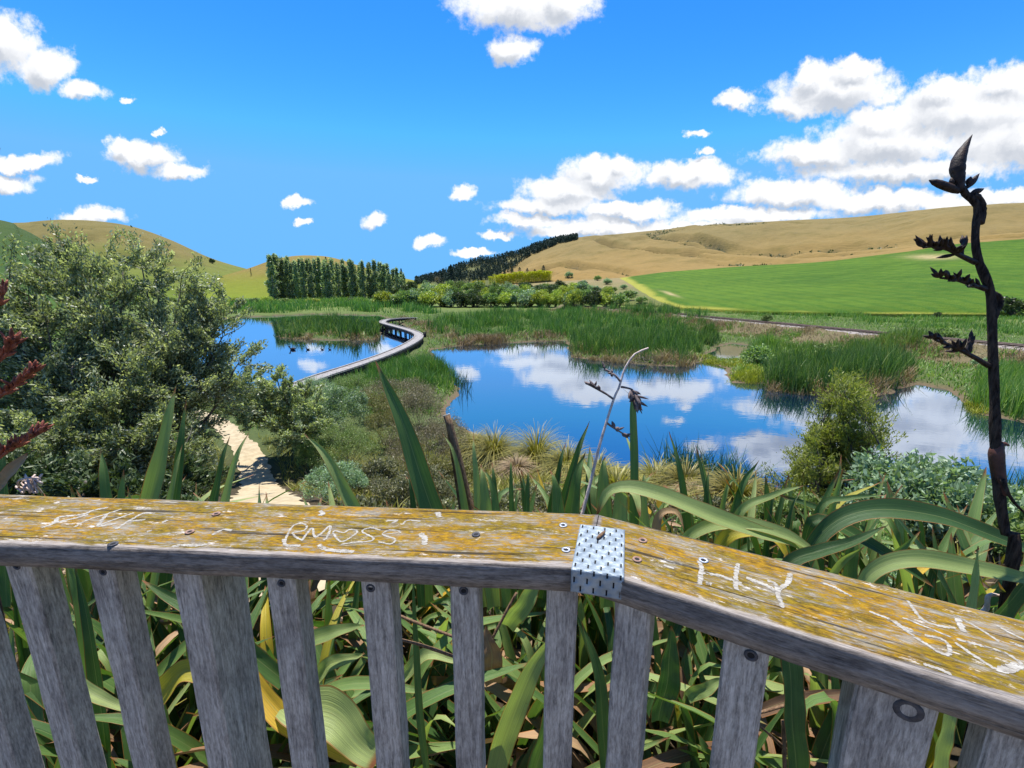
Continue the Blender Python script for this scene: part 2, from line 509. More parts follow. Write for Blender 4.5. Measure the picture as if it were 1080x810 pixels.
M['reed'] = leaf_mat('reed_blade', [(0.0, (0.02, 0.065, 0.016)), (0.4, (0.055, 0.13, 0.028)), (0.72, (0.12, 0.22, 0.05)), (0.84, (0.22, 0.28, 0.10)), (1.0, (0.36, 0.30, 0.17))], 0.3, 0.5)
M['reed_light'] = leaf_mat('light_reed_blade', [(0.0, (0.05, 0.11, 0.02)), (0.5, (0.12, 0.22, 0.04)), (0.8, (0.22, 0.30, 0.09)), (1.0, (0.36, 0.32, 0.18))], 0.3, 0.5)
M['reed_blue'] = leaf_mat('blue_green_sedge_blade', [(0.0, (0.015, 0.05, 0.03)), (0.5, (0.03, 0.085, 0.05)), (1.0, (0.07, 0.14, 0.075))], 0.2, 0.4)
M['tussock'] = leaf_mat('tussock_blade', [(0.0, (0.07, 0.072, 0.014)), (0.5, (0.165, 0.15, 0.028)), (1.0, (0.32, 0.26, 0.07))], 0.3)
M['dry'] = leaf_mat('dry_grass_blade', [(0.0, (0.11, 0.075, 0.04)), (0.5, (0.22, 0.155, 0.085)), (1.0, (0.36, 0.28, 0.17))], 0.15, 0.7)
M['moss'] = leaf_mat('mossy_grass_blade', [(0.0, (0.09, 0.11, 0.014)), (0.5, (0.21, 0.23, 0.025)), (1.0, (0.38, 0.36, 0.06))], 0.3)
M['twig'] = flat_mat('grey_twig', (0.10, 0.08, 0.065), (0.26, 0.22, 0.19), 12)
M['bark'] = flat_mat('grey_bark', (0.05, 0.04, 0.032), (0.15, 0.13, 0.11), 6)
M['bark_pale'] = flat_mat('pale_bark', (0.16, 0.15, 0.13), (0.34, 0.32, 0.28), 3)
M['stalk_dark'] = flat_mat('dark_flax_stalk', (0.014, 0.009, 0.007), (0.085, 0.058, 0.042), 22, 0.75, 0.12, 0, (6, 6, 1), 0.8)
M['pod_dark'] = flat_mat('dark_seed_pod', (0.009, 0.006, 0.006), (0.055, 0.03, 0.02), 60, 0.6)
M['bract'] = flat_mat('brown_bract', (0.035, 0.014, 0.009), (0.13, 0.05, 0.03), 20, 0.5)
M['stalk_pale'] = flat_mat('pale_flax_stalk', (0.48, 0.35, 0.29), (0.74, 0.60, 0.51), 30, 0.6, 0.3, 0, (4, 4, 1), 0.3)
M['pod_grey'] = flat_mat('grey_seed_pod', (0.06, 0.045, 0.045), (0.24, 0.18, 0.16), 40, 0.8)
M['pod_red'] = flat_mat('red_brown_flower', (0.10, 0.022, 0.012), (0.40, 0.12, 0.065), 45, 0.6)
M['stub'] = flat_mat('brown_stub', (0.10, 0.055, 0.03), (0.25, 0.16, 0.09), 30, 0.7, 0.2, 0, (6, 6, 1))
M['rust'] = flat_mat('rusty_rail', (0.07, 0.045, 0.035), (0.15, 0.10, 0.08), 4, 0.6)
M['sleeper'] = flat_mat('sleeper_wood', (0.07, 0.055, 0.045), (0.16, 0.13, 0.11), 5)
M['ballast'] = flat_mat('ballast_stone', (0.13, 0.115, 0.10), (0.34, 0.30, 0.27), 3.5, 0.9, 0.2, 0, (1, 1, 1), 0.8)
M['board'] = flat_mat('boardwalk_timber', (0.24, 0.225, 0.215), (0.38, 0.36, 0.345), 3, 0.8, 0.2)
M['board_dark'] = flat_mat('boardwalk_shade_tone', (0.02, 0.018, 0.016), (0.055, 0.05, 0.045), 3, 0.8, 0.2)  # near-black puts the shadow on fascia and piles into the colour
M['duck'] = flat_mat('dark_feathers', (0.012, 0.011, 0.012), (0.04, 0.035, 0.03), 20, 0.6)

def ground_mat():
    m, nt, out = new_mat('ground_soil_and_grass')
    at = nt.node('ShaderNodeAttribute'); at.attribute_name = 'Col'
    tcn = nt.node('ShaderNodeTexCoord')
    n1 = nt.noise(tcn.outputs['Object'], 0.6, 6, 0.65)
    n2 = nt.noise(tcn.outputs['Object'], 9.0, 6, 0.7)
    c = nt.mixc(nt.ramp(n1, 0.3, 0.7, 0.0, 0.45), at.outputs['Color'], nt.mixc(1.0, at.outputs['Color'], (0.55, 0.6, 0.5), 'MULTIPLY'))
    c = nt.mixc(nt.ramp(n2, 0.42, 0.72, 0.0, 0.55), c, nt.mixc(1.0, c, (1.7, 1.6, 1.45), 'MULTIPLY'))
    principled(nt, out, c, 0.9, 0.15, 0, bump(nt, n2, 0.8, 0.05))
    return m
M['ground'] = ground_mat()

def hill_mat(name, low, mid, high, zr, gully=(0.10, 0.085, 0.045), patch=0.5, scale=0.012):
    """grass hill: colour follows the height of the ground (drier higher up), broken by patches, tracks and gullies"""
    m, nt, out = new_mat(name)
    tcn = nt.node('ShaderNodeTexCoord')
    geo = nt.node('ShaderNodeNewGeometry')
    sep = nt.node('ShaderNodeSeparateXYZ'); nt.l.new(geo.outputs['Position'], sep.inputs[0])
    n0 = nt.noise(geo.outputs['Position'], scale, 5, 0.6)
    n1 = nt.noise(geo.outputs['Position'], scale * 5, 7, 0.68)
    n2 = nt.noise(nt.scale(geo.outputs['Position'], (1, 1, 6)), scale * 16, 6, 0.72)
    h = nt.math('ADD', nt.math('DIVIDE', sep.outputs[2], zr), nt.math('MULTIPLY', nt.math('SUBTRACT', n0, 0.5), 0.9))
    c = nt.cramp(h, [(0.0, low), (0.5, mid), (0.95, high)])
    c = nt.mixc(nt.ramp(n1, 0.45, 0.75, 0.0, patch), c, nt.mixc(1.0, c, (0.66, 0.72, 0.6), 'MULTIPLY'))
    c = nt.mixc(nt.ramp(n2, 0.4, 0.75, 0.0, 0.5), c, nt.mixc(1.0, c, (1.35, 1.3, 1.2), 'MULTIPLY'))
    c = nt.mixc(nt.ramp(nt.math('ADD', nt.math('MULTIPLY', n1, 0.6), nt.math('MULTIPLY', n2, 0.5)), 0.66, 0.74, 0, 0.6), c, gully)
    at = nt.node('ShaderNodeAttribute'); at.attribute_name = 'Col'
    asep = nt.node('ShaderNodeSeparateColor'); nt.l.new(at.outputs['Color'], asep.inputs[0])
    c = nt.mixc(nt.math('MULTIPLY', asep.outputs[0], nt.ramp(n2, 0.3, 0.6, 0.2, 1.0)), c, gully)
    principled(nt, out, c, 0.95, 0.1, 0, bump(nt, n2, 0.7, 1.2))
    return m
M['hill_gold'] = hill_mat('dry_gold_hill_grass', (0.24, 0.155, 0.05), (0.22, 0.155, 0.055), (0.185, 0.145, 0.058), 60, (0.075, 0.07, 0.04), 0.8)
M['hill_left'] = hill_mat('green_gold_hill_grass', (0.10, 0.14, 0.018), (0.125, 0.145, 0.03), (0.155, 0.13, 0.045), 45, (0.09, 0.08, 0.03))
M['hill_knoll'] = hill_mat('yellow_green_hill_grass', (0.13, 0.17, 0.014), (0.155, 0.165, 0.022), (0.19, 0.145, 0.04), 22, (0.12, 0.13, 0.03), 0.4)
M['hill_dark'] = hill_mat('dark_green_hill_grass', (0.05, 0.10, 0.02), (0.045, 0.085, 0.022), (0.05, 0.075, 0.025), 40, (0.03, 0.05, 0.015))  # darker green than the other hills
M['hill_far'] = hill_mat('far_hill_grass', (0.075, 0.095, 0.035), (0.11, 0.115, 0.045), (0.17, 0.15, 0.065), 60, (0.06, 0.07, 0.04))
M['slope'] = hill_mat('scrubby_slope_grass', (0.10, 0.13, 0.03), (0.15, 0.15, 0.06), (0.22, 0.18, 0.09), 9, (0.07, 0.085, 0.035), 0.6, 0.03)

def field_mat():
    m, nt, out = new_mat('green_crop_field')
    geo = nt.node('ShaderNodeNewGeometry')
    p = geo.outputs['Position']
    n0 = nt.noise(p, 0.02, 4, 0.6)
    n1 = nt.noise(nt.scale(p, (0.6, 2.2, 2.0)), 0.35, 6, 0.7)
    n2 = nt.noise(p, 2.2, 5, 0.7)
    wv = nt.node('ShaderNodeTexWave'); nt.l.new(nt.scale(p, (0.25, 1.0, 0.0)), wv.inputs['Vector'])
    wv.inputs['Scale'].default_value = 0.22; wv.inputs['Distortion'].default_value = 2.5; wv.inputs['Detail'].default_value = 3
    n3 = nt.noise(nt.scale(p, (0.35, 1.0, 2.5)), 0.12, 8, 0.78)
    n4 = nt.noise(nt.scale(p, (0.5, 1.0, 3.0)), 0.9, 6, 0.8)
    c = nt.mixc(nt.ramp(n0, 0.3, 0.7), (0.036, 0.09, 0.003), (0.08, 0.145, 0.006))
    c = nt.mixc(nt.ramp(n3, 0.40, 0.66, 0, 0.75), c, (0.10, 0.18, 0.012))
    c = nt.mixc(nt.math('MULTIPLY', nt.ramp(wv.outputs[1], 0.55, 1.0), 0.5), c, (0.028, 0.10, 0.005))
    c = nt.mixc(nt.ramp(n4, 0.48, 0.7, 0, 0.7), c, (0.022, 0.075, 0.004))
    c = nt.mixc(nt.ramp(n1, 0.55, 0.8, 0, 0.5), c, (0.15, 0.22, 0.03))
    at = nt.node('ShaderNodeAttribute'); at.attribute_name = 'Col'
    asep = nt.node('ShaderNodeSeparateColor'); nt.l.new(at.outputs['Color'], asep.inputs[0])
    yel = nt.mixc(nt.ramp(n2, 0.4, 0.7), (0.24, 0.26, 0.03), (0.33, 0.28, 0.06))
    c = nt.mixc(asep.outputs[0], c, yel)
    c = nt.mixc(nt.math('MULTIPLY', asep.outputs[1], nt.ramp(n1, 0.3, 0.6, 0.3, 1.0)), c, (0.42, 0.32, 0.16))
    principled(nt, out, c, 0.9, 0.15, 0, bump(nt, n2, 0.8, 0.5))
    return m
M['field'] = field_mat()

def water_mat():
    m, nt, out = new_mat('pond_water')
    geo = nt.node('ShaderNodeNewGeometry')
    n = nt.noise(nt.scale(geo.outputs['Position'], (1.0, 1.6, 1.0)), 1.1, 4, 0.55)
    n2 = nt.noise(geo.outputs['Position'], 5.0, 3, 0.5)
    h = nt.math('ADD', n, nt.math('MULTIPLY', n2, 0.12))
    bn = bump(nt, h, 0.035, 0.06)
    p = principled(nt, None, (0.002, 0.014, 0.05), 0.02, 0.5, 0, bn)
    g = nt.node('ShaderNodeBsdfGlossy')
    nt.l.new(nt.ramp(nt.noise(nt.scale(geo.outputs['Position'], (0.5, 1.4, 1.0)), 0.16, 4, 0.6), 0.5, 0.7, 0.012, 0.07), g.inputs['Roughness'])
    nt.put(g.inputs['Color'], (0.72, 0.82, 0.97))
    nt.l.new(bn, g.inputs['Normal'])
    fr = nt.node('ShaderNodeFresnel'); fr.inputs['IOR'].default_value = 1.45
    fac = nt.math('ADD', 0.22, nt.math('MULTIPLY', fr.outputs[0], 1.3), clamp=True)
    mx = nt.node('ShaderNodeMixShader')
    nt.l.new(fac, mx.inputs[0]); nt.l.new(p.outputs[0], mx.inputs[1]); nt.l.new(g.outputs[0], mx.inputs[2])
    nt.l.new(mx.outputs[0], out.inputs['Surface'])
    return m
M['water'] = water_mat()

def wood_mat(name, lichen):
    """weathered grey timber, grain along local X; lichen settles on faces that look up"""
    m, nt, out = new_mat(name)
    tcn = nt.node('ShaderNodeTexCoord')
    o = tcn.outputs['Object']
    geo = nt.node('ShaderNodeNewGeometry')
    oin = nt.node('ShaderNodeObjectInfo')
    cmb = nt.node('ShaderNodeCombineXYZ'); nt.l.new(nt.math('MULTIPLY', oin.outputs['Random'], 37.0), cmb.inputs[0])
    o2 = nt.vmath('ADD', o, cmb.outputs[0])
    g1 = nt.noise(nt.scale(o2, (9.0, 130.0, 130.0)), 1.0, 9, 0.75, 0.5)
    fleck = nt.noise(nt.scale(o2, (55.0, 260.0, 260.0)), 1.0, 5, 0.7)
    grain = nt.math('ADD', nt.math('MULTIPLY', g1, 0.55), nt.math('MULTIPLY', fleck, 0.45))
    fine = nt.noise(nt.scale(o2, (30.0, 420.0, 420.0)), 1.0, 4, 0.65)
    blot = nt.noise(nt.scale(o2, (6.0, 16.0, 16.0)), 1.0, 8, 0.72)
    c = nt.cramp(grain, [(0.32, (0.06, 0.051, 0.042)), (0.43, (0.28, 0.24, 0.20)), (0.53, (0.49, 0.425, 0.355)), (0.68, (0.74, 0.66, 0.56))])
    c = nt.mixc(nt.ramp(blot, 0.42, 0.66, 0, 0.7), c, nt.mixc(1.0, c, (0.5, 0.5, 0.52), 'MULTIPLY'))
    c = nt.mixc(nt.ramp(fine, 0.55, 0.8, 0, 0.45), c, (0.60, 0.55, 0.48))
    hgt = grain
    if lichen:
        c = nt.mixc(1.0, c, (0.5, 0.5, 0.52), 'MULTIPLY')  # side faces darkened in colour for the shade they stand in
        sn = nt.node('ShaderNodeSeparateXYZ'); nt.l.new(geo.outputs['Normal'], sn.inputs[0])
        upf = nt.ramp(sn.outputs[2], 0.80, 0.97)
        so = nt.node('ShaderNodeSeparateXYZ'); nt.l.new(o, so.inputs[0])
        crack = nt.noise(nt.scale(o, (1.8, 85.0, 85.0)), 1.0, 6, 0.62, 0.35)
        ck = nt.ramp(crack, 0.575, 0.63)
        topc = nt.cramp(grain, [(0.3, (0.07, 0.055, 0.038)), (0.46, (0.20, 0.165, 0.12)), (0.6, (0.34, 0.30, 0.235)), (0.8, (0.5, 0.47, 0.42))])
        l0 = nt.noise(nt.scale(o, (8.0, 24.0, 24.0)), 1.0, 10, 0.74)
        l1 = nt.noise(nt.scale(o, (60.0, 190.0, 190.0)), 1.0, 6, 0.75)
        lsum = nt.math('ADD', l0, nt.math('MULTIPLY', nt.math('SUBTRACT', l1, 0.5), 0.75))
        lich = nt.cramp(l1, [(0.28, (0.025, 0.016, 0.003)), (0.43, (0.13, 0.072, 0.005)), (0.56, (0.29, 0.158, 0.005)), (0.76, (0.46, 0.265, 0.012))])
        hue = nt.noise(nt.scale(o, (5.0, 14.0, 14.0)), 1.0, 4, 0.65)
        lich = nt.mixc(nt.ramp(hue, 0.40, 0.60, 0.0, 0.9), lich, nt.mixc(1.0, lich, (0.62, 0.80, 1.1), 'MULTIPLY'))
        tc2 = nt.mixc(nt.ramp(lsum, 0.36, 0.52), topc, lich)
        grey = nt.ramp(nt.noise(nt.scale(o, (7.0, 38.0, 38.0)), 1.3, 9, 0.75), 0.53, 0.60)
        tc2 = nt.mixc(nt.math('MULTIPLY', grey, 0.8), tc2, nt.cramp(fleck, [(0.3, (0.06, 0.055, 0.045)), (0.5, (0.2, 0.185, 0.15)), (0.7, (0.36, 0.34, 0.29))]))
        wh = nt.ramp(nt.math('ADD', nt.noise(nt.scale(o, (5.0, 15.0, 15.0)), 2.1, 9, 0.78), nt.math('MULTIPLY', nt.math('SUBTRACT', l1, 0.5), 0.25)), 0.585, 0.64)
        tc2 = nt.mixc(nt.math('MULTIPLY', wh, 0.85), tc2, nt.cramp(fleck, [(0.3, (0.36, 0.33, 0.30)), (0.6, (0.62, 0.59, 0.55))]))
        tc2 = nt.mixc(nt.math('MULTIPLY', ck, 0.9), tc2, (0.028, 0.022, 0.015))
        # whitish wood along the camera-side edge, its highlight put into the colour
        edge = nt.ramp(nt.math('ADD', so.outputs[1], nt.math('MULTIPLY', nt.math('SUBTRACT', l0, 0.5), 0.04)), -0.082, -0.090)
        tc2 = nt.mixc(nt.math('MULTIPLY', edge, 0.85), tc2, nt.mixc(nt.ramp(fine, 0.3, 0.7), (0.20, 0.175, 0.16), (0.42, 0.38, 0.345)))
        c = nt.mixc(upf, c, tc2)
        hgt = nt.math('SUBTRACT', nt.math('ADD', grain, nt.math('MULTIPLY', lsum, 0.5)), nt.math('MULTIPLY', ck, 0.9))
    principled(nt, out, c, 0.85, 0.2, 0, bump(nt, hgt, 0.7, 0.004))
    return m
M['rail'] = wood_mat('lichen_covered_timber', True)
M['baluster'] = wood_mat('weathered_grey_timber', False)
def carve_mat():
    m, nt, out = new_mat('scraped_bare_wood')
    tcn = nt.node('ShaderNodeTexCoord')
    n = nt.noise(nt.scale(tcn.outputs['Object'], (60.0, 260.0, 260.0)), 1.0, 5, 0.7)
    c = nt.cramp(n, [(0.3, (0.16, 0.14, 0.11)), (0.5, (0.32, 0.30, 0.26)), (0.7, (0.46, 0.44, 0.39))])
    p = principled(nt, None, c, 0.85, 0.2)
    tr = nt.node('ShaderNodeBsdfTransparent')
    mx = nt.node('ShaderNodeMixShader')
    nt.l.new(nt.ramp(nt.noise(nt.scale(tcn.outputs['Object'], (90.0, 190.0, 190.0)), 1.0, 4, 0.7), 0.35, 0.45), mx.inputs[0])
    nt.l.new(tr.outputs[0], mx.inputs[1]); nt.l.new(p.outputs[0], mx.inputs[2])
    nt.l.new(mx.outputs[0], out.inputs['Surface'])
    return m
M['carve'] = carve_mat()
M['cut_wood'] = flat_mat('cut_stalk_end', (0.42, 0.38, 0.32), (0.6, 0.56, 0.5), 90, 0.85)
M['galv'] = flat_mat('galvanised_steel', (0.20, 0.245, 0.28), (0.33, 0.38, 0.41), 30, 0.5, 0.35, 0.35)
M['hole_shade'] = flat_mat('recess_shade', (0.006, 0.006, 0.007), (0.015, 0.015, 0.016), 30, 0.8)  # near-black standing for the shade inside slots and sockets
M['screw_ring'] = flat_mat('screw_ring', (0.30, 0.33, 0.38), (0.5, 0.52, 0.55), 90, 0.4, 0.5, 0.6)
M['screw_rust'] = flat_mat('rusty_screw', (0.20, 0.11, 0.08), (0.36, 0.24, 0.18), 90, 0.7)
M['screw_dark'] = flat_mat('dark_screw', (0.03, 0.03, 0.035), (0.07, 0.07, 0.08), 90, 0.5)
M['path'] = flat_mat('sandy_path', (0.33, 0.265, 0.165), (0.45, 0.375, 0.245), 4.0, 0.95, 0.1, 0, (1, 1, 1), 0.5)

# ------------------------------------------------------------------ the ground
right_pond = [(455, 369), (490, 364.5), (530, 362), (597, 359.5), (603, 377), (640, 381), (690, 386), (722, 387), (740, 381), (765, 389), (769, 404), (805, 405), (808, 412), (870, 418), (920, 421),
              (965, 405), (1000, 411), (1018, 427), (1035, 437), (1080, 446), (1200, 475), (1350, 520), (1300, 560), (1150, 548), (1080, 534), (1000, 527), (900, 524), (850, 522), (780, 516), (720, 506), (660, 496),
              (620, 489), (580, 481), (540, 473), (515, 467), (500, 455), (474, 440), (468, 430), (488, 417), (478, 400), (462, 385)]
channel = [(742, 376), (757, 367), (772, 362.5), (800, 366), (798, 373), (765, 381)]
left_pond = [(120, 350), (200, 338), (262, 334.5), (330, 331.5), (400, 333), (420, 340), (437, 350), (437, 361), (410, 372), (380, 385), (345, 400), (300, 416), (220, 425), (140, 390)]
island = [(292, 350), (297, 357), (340, 359), (395, 359), (403, 353), (398, 345), (350, 339), (300, 341)]
def plane(poly, z=0.0): return np.array([W(a, b, z)[:2] for a, b in poly])
rail_px = [(600, 321), (633, 324), (700, 329.2), (753, 334.5), (830, 341.5), (900, 348), (973, 355), (1080, 364.5), (1250, 382), (1500, 415)]
RAILZ = 1.75
railline = spline([W(a, b, RAILZ) for a, b in rail_px], 160)
RP, CH, LP, IS = plane(right_pond), plane(channel), plane(left_pond), plane(island)

def height(X, Y):
    rr = np.hypot(X, Y)
    t = (Y + 0.10 * np.abs(X) - 0.8) / 15.0
    kn = 4.55 * (1 - sstep(0, 1, t)) - 0.16 * np.clip(1 - rr / 9, 0, 1)
    kn = kn * (1 - sstep(14, 34, np.abs(X + 2))) + 0
    h = 0.28 + kn + fbm(X * 0.25, Y * 0.25) * 0.22 + fbm(X * 1.4, Y * 1.4, 3) * 0.08
    far = sstep(90, 200, rr)
    h = h * (1 - far) + far * (0.7 + fbm(X * 0.02, Y * 0.02) * 0.6)
    dl = ldist(railline, X, Y)
    h = h + (RAILZ - 0.28 - 0.18) * (1 - sstep(1.7, 5.0, dl)) * (1 - 0 * far)
    n = fbm(X * 0.8, Y * 0.8, 3) * 0.5
    wd = np.minimum(np.minimum(sdist(RP, X, Y), sdist(CH, X, Y)), np.maximum(sdist(LP, X, Y), -sdist(IS, X, Y)))
    wd = wd + n
    h = np.where(wd < 1.5, h * sstep(-0.15, 1.5, wd) + -0.55 * (1 - sstep(-1.2, 0.15, wd)), h)
    return h, wd, dl

def build_ground():
    az = np.r_[np.arange(-180, -66, 3.0), np.arange(-66, 66, 0.22), np.arange(66, 180, 3.0)] * math.pi / 180
    rad = [0.35]
    while rad[-1] < 125: rad.append(rad[-1] * 1.013 + 0.004)
    while rad[-1] < 4500: rad.append(rad[-1] * 1.06)
    rad = np.array(rad)
    A, Rr = np.meshgrid(az, rad)
    X = np.sin(A) * Rr; Y = np.cos(A) * Rr
    Z, wd, dl = height(X, Y)
    V = np.stack([X, Y, Z], axis=-1).reshape(-1, 3)
    n, m = A.shape
    i = np.arange(n - 1)[:, None] * m; j = np.arange(m)[None, :]; j2 = (j + 1) % m
    F = np.stack([i + j, i + m + j, i + m + j2, i + j2], axis=-1).reshape(-1, 4)
    c0 = np.array([0.055, 0.042, 0.026])        # litter and thin grass near the lookout
    marsh = np.array([0.07, 0.095, 0.03]); mud = np.array([0.13, 0.095, 0.06]); dry = np.array([0.145, 0.12, 0.065]); flat = np.array([0.11, 0.15, 0.035]); bed = np.array([0.03, 0.025, 0.015])
    col = np.zeros(A.shape + (3,)); col[:] = c0
    w = sstep(11, 19, Y)[..., None]; col = col * (1 - w) + marsh * w
    w = sstep(90, 140, np.hypot(X, Y))[..., None]; col = col * (1 - w) + flat * w
    w = (1 - sstep(4.0, 9.0, dl))[..., None]; col = col * (1 - w) + dry * w
    w = (1 - sstep(0.1, 0.9, wd))[..., None]; col = col * (1 - w) + mud * w
    w = (1 - sstep(-0.5, 0.0, wd))[..., None]; col = col * (1 - w) + bed * w
    o = obj('ground', V, F, M['ground'], smooth=True, col=col.reshape(-1, 3))
    return tag(o, 'uneven marshy ground falling from the lookout to the ponds', kind='structure'), V, F
ground, GV, GF = build_ground()

# water: one level sheet under which the ponds' beds lie
wv = np.array([[-220, 5.0, 0], [220, 5.0, 0], [220, 190, 0], [-220, 190, 0]], float)
tag(obj('water', wv, np.array([[0, 1, 2, 3]]), M['water']), 'still blue pond water mirroring the clouds', kind='structure')

# ------------------------------------------------------------------ hills
SURF_V, SURF_F = [GV], [GF]
_off = [len(GV)]
def add_surface(V, F):
    SURF_V.append(V); SURF_F.append(F + _off[0]); _off[0] += len(V)

def az_el(px, py):
    d = pdir(px, py); h = math.hypot(d[0], d[1])
    return math.atan2(d[0], d[1]), d[2] / h

def hill(name, label, ridge, d_base, d_ridge, mat, z_base=0.3, ns=260, nr=46, amp=1.0, power=1.15, gul=0.0, seed=0):
    ridge = np.array(ridge, float)
    xs = np.linspace(ridge[0, 0], ridge[-1, 0], ns)
    rs = spline(ridge, 400)
    ys = np.interp(xs, rs[:, 0], rs[:, 1])
    ae = np.array([az_el(a, b) for a, b in zip(xs, ys)])
    T = np.r_[np.linspace(0, 1, nr), [1.06, 1.15, 1.35, 1.7]]
    A = np.repeat(ae[:, 0][None, :], len(T), 0); E = np.repeat(ae[:, 1][None, :], len(T), 0)
    t = T[:, None] * np.ones_like(A)
    db = np.interp(xs, [xs[0], xs[-1]], d_base if hasattr(d_base, '__len__') else (d_base, d_base))[None, :]
    Rr = db + (d_ridge - db) * t
    zr = EYE[2] + E * d_ridge
    tc_ = np.clip(t, 0, 1)
    shape = np.where(t <= 1, 0.45 * tc_ + 0.55 * (tc_ ** 2 * (3 - 2 * tc_)) ** power, 1 - 0.9 * np.clip(t - 1, 0, 1) ** 1.3)
    X = np.sin(A) * Rr; Y = np.cos(A) * Rr
    Z = z_base + (zr - z_base) * shape
    env = np.sin(np.clip(tc_, 0, 1) * math.pi) ** 0.7 * (t <= 1)
    s = 1.0 / (d_ridge * 0.09)
    ridged = 1 - np.abs(fbm(X * s * 1.2 + seed, Y * s * 0.45 + Z * 0.01, 4)) * 2.2
    Z = Z + env * amp * (zr - z_base) * (0.09 * fbm(X * s + seed, Y * s, 5)) - env * gul * (zr - z_base) * 0.10 * np.clip(ridged - 0.7, 0, 1) * 3
    Z = Z + env * 0.012 * (zr - z_base) * fbm(X * s * 7, Y * s * 7, 3)
    Z[0, :] -= 1.0
    dark = np.clip((ridged - 0.86) * 7, 0, 1) * env * (1 if gul > 0 else 0)
    V = np.stack([X, Y, Z], -1).reshape(-1, 3)
    n, m = A.shape
    i = np.arange(n - 1)[:, None] * m; j = np.arange(m - 1)[None, :]
    F = np.stack([i + j, i + j + 1, i + m + j + 1, i + m + j], axis=-1).reshape(-1, 4)
    col = np.zeros((n * m, 3)); col[:, 0] = dark.ravel()
    o = obj(name, V, F, mat, smooth=True, col=col)
    tag(o, label, kind='structure')
    add_surface(V, F)
    return o

hill('hill', 'long green and gold hill on the left skyline', [(-420, 262), (-150, 243), (0, 236), (22, 235), (60, 232), (100, 233), (140, 239), (180, 253), (222, 272), (262, 284), (300, 293), (345, 303)], 285, 640, M['hill_left'], gul=0.7, seed=3)
hill('hill', 'dark green hill at the left edge', [(-420, 190), (-120, 212), (0, 232), (20, 240), (40, 250), (80, 276), (120, 299), (145, 308)], 170, 330, M['hill_dark'], amp=0.7, seed=9)
hill('hill', 'rounded yellow green knoll behind the poplars', [(150, 311), (195, 302), (230, 292), (262, 283), (288, 274), (310, 270), (330, 269.5), (352, 272), (385, 282), (420, 292), (460, 300)], 272, 460, M['hill_knoll'], amp=0.5, seed=14)
hill('hill', 'far wooded ridge in the middle of the skyline', [(390, 303), (425, 299), (445, 295), (462, 291), (486, 281), (505, 275), (520, 274), (543, 268), (552, 266), (566, 260), (588, 254), (610, 252), (650, 254), (720, 260)], 420, 820, M['hill_far'], amp=0.6, seed=21)

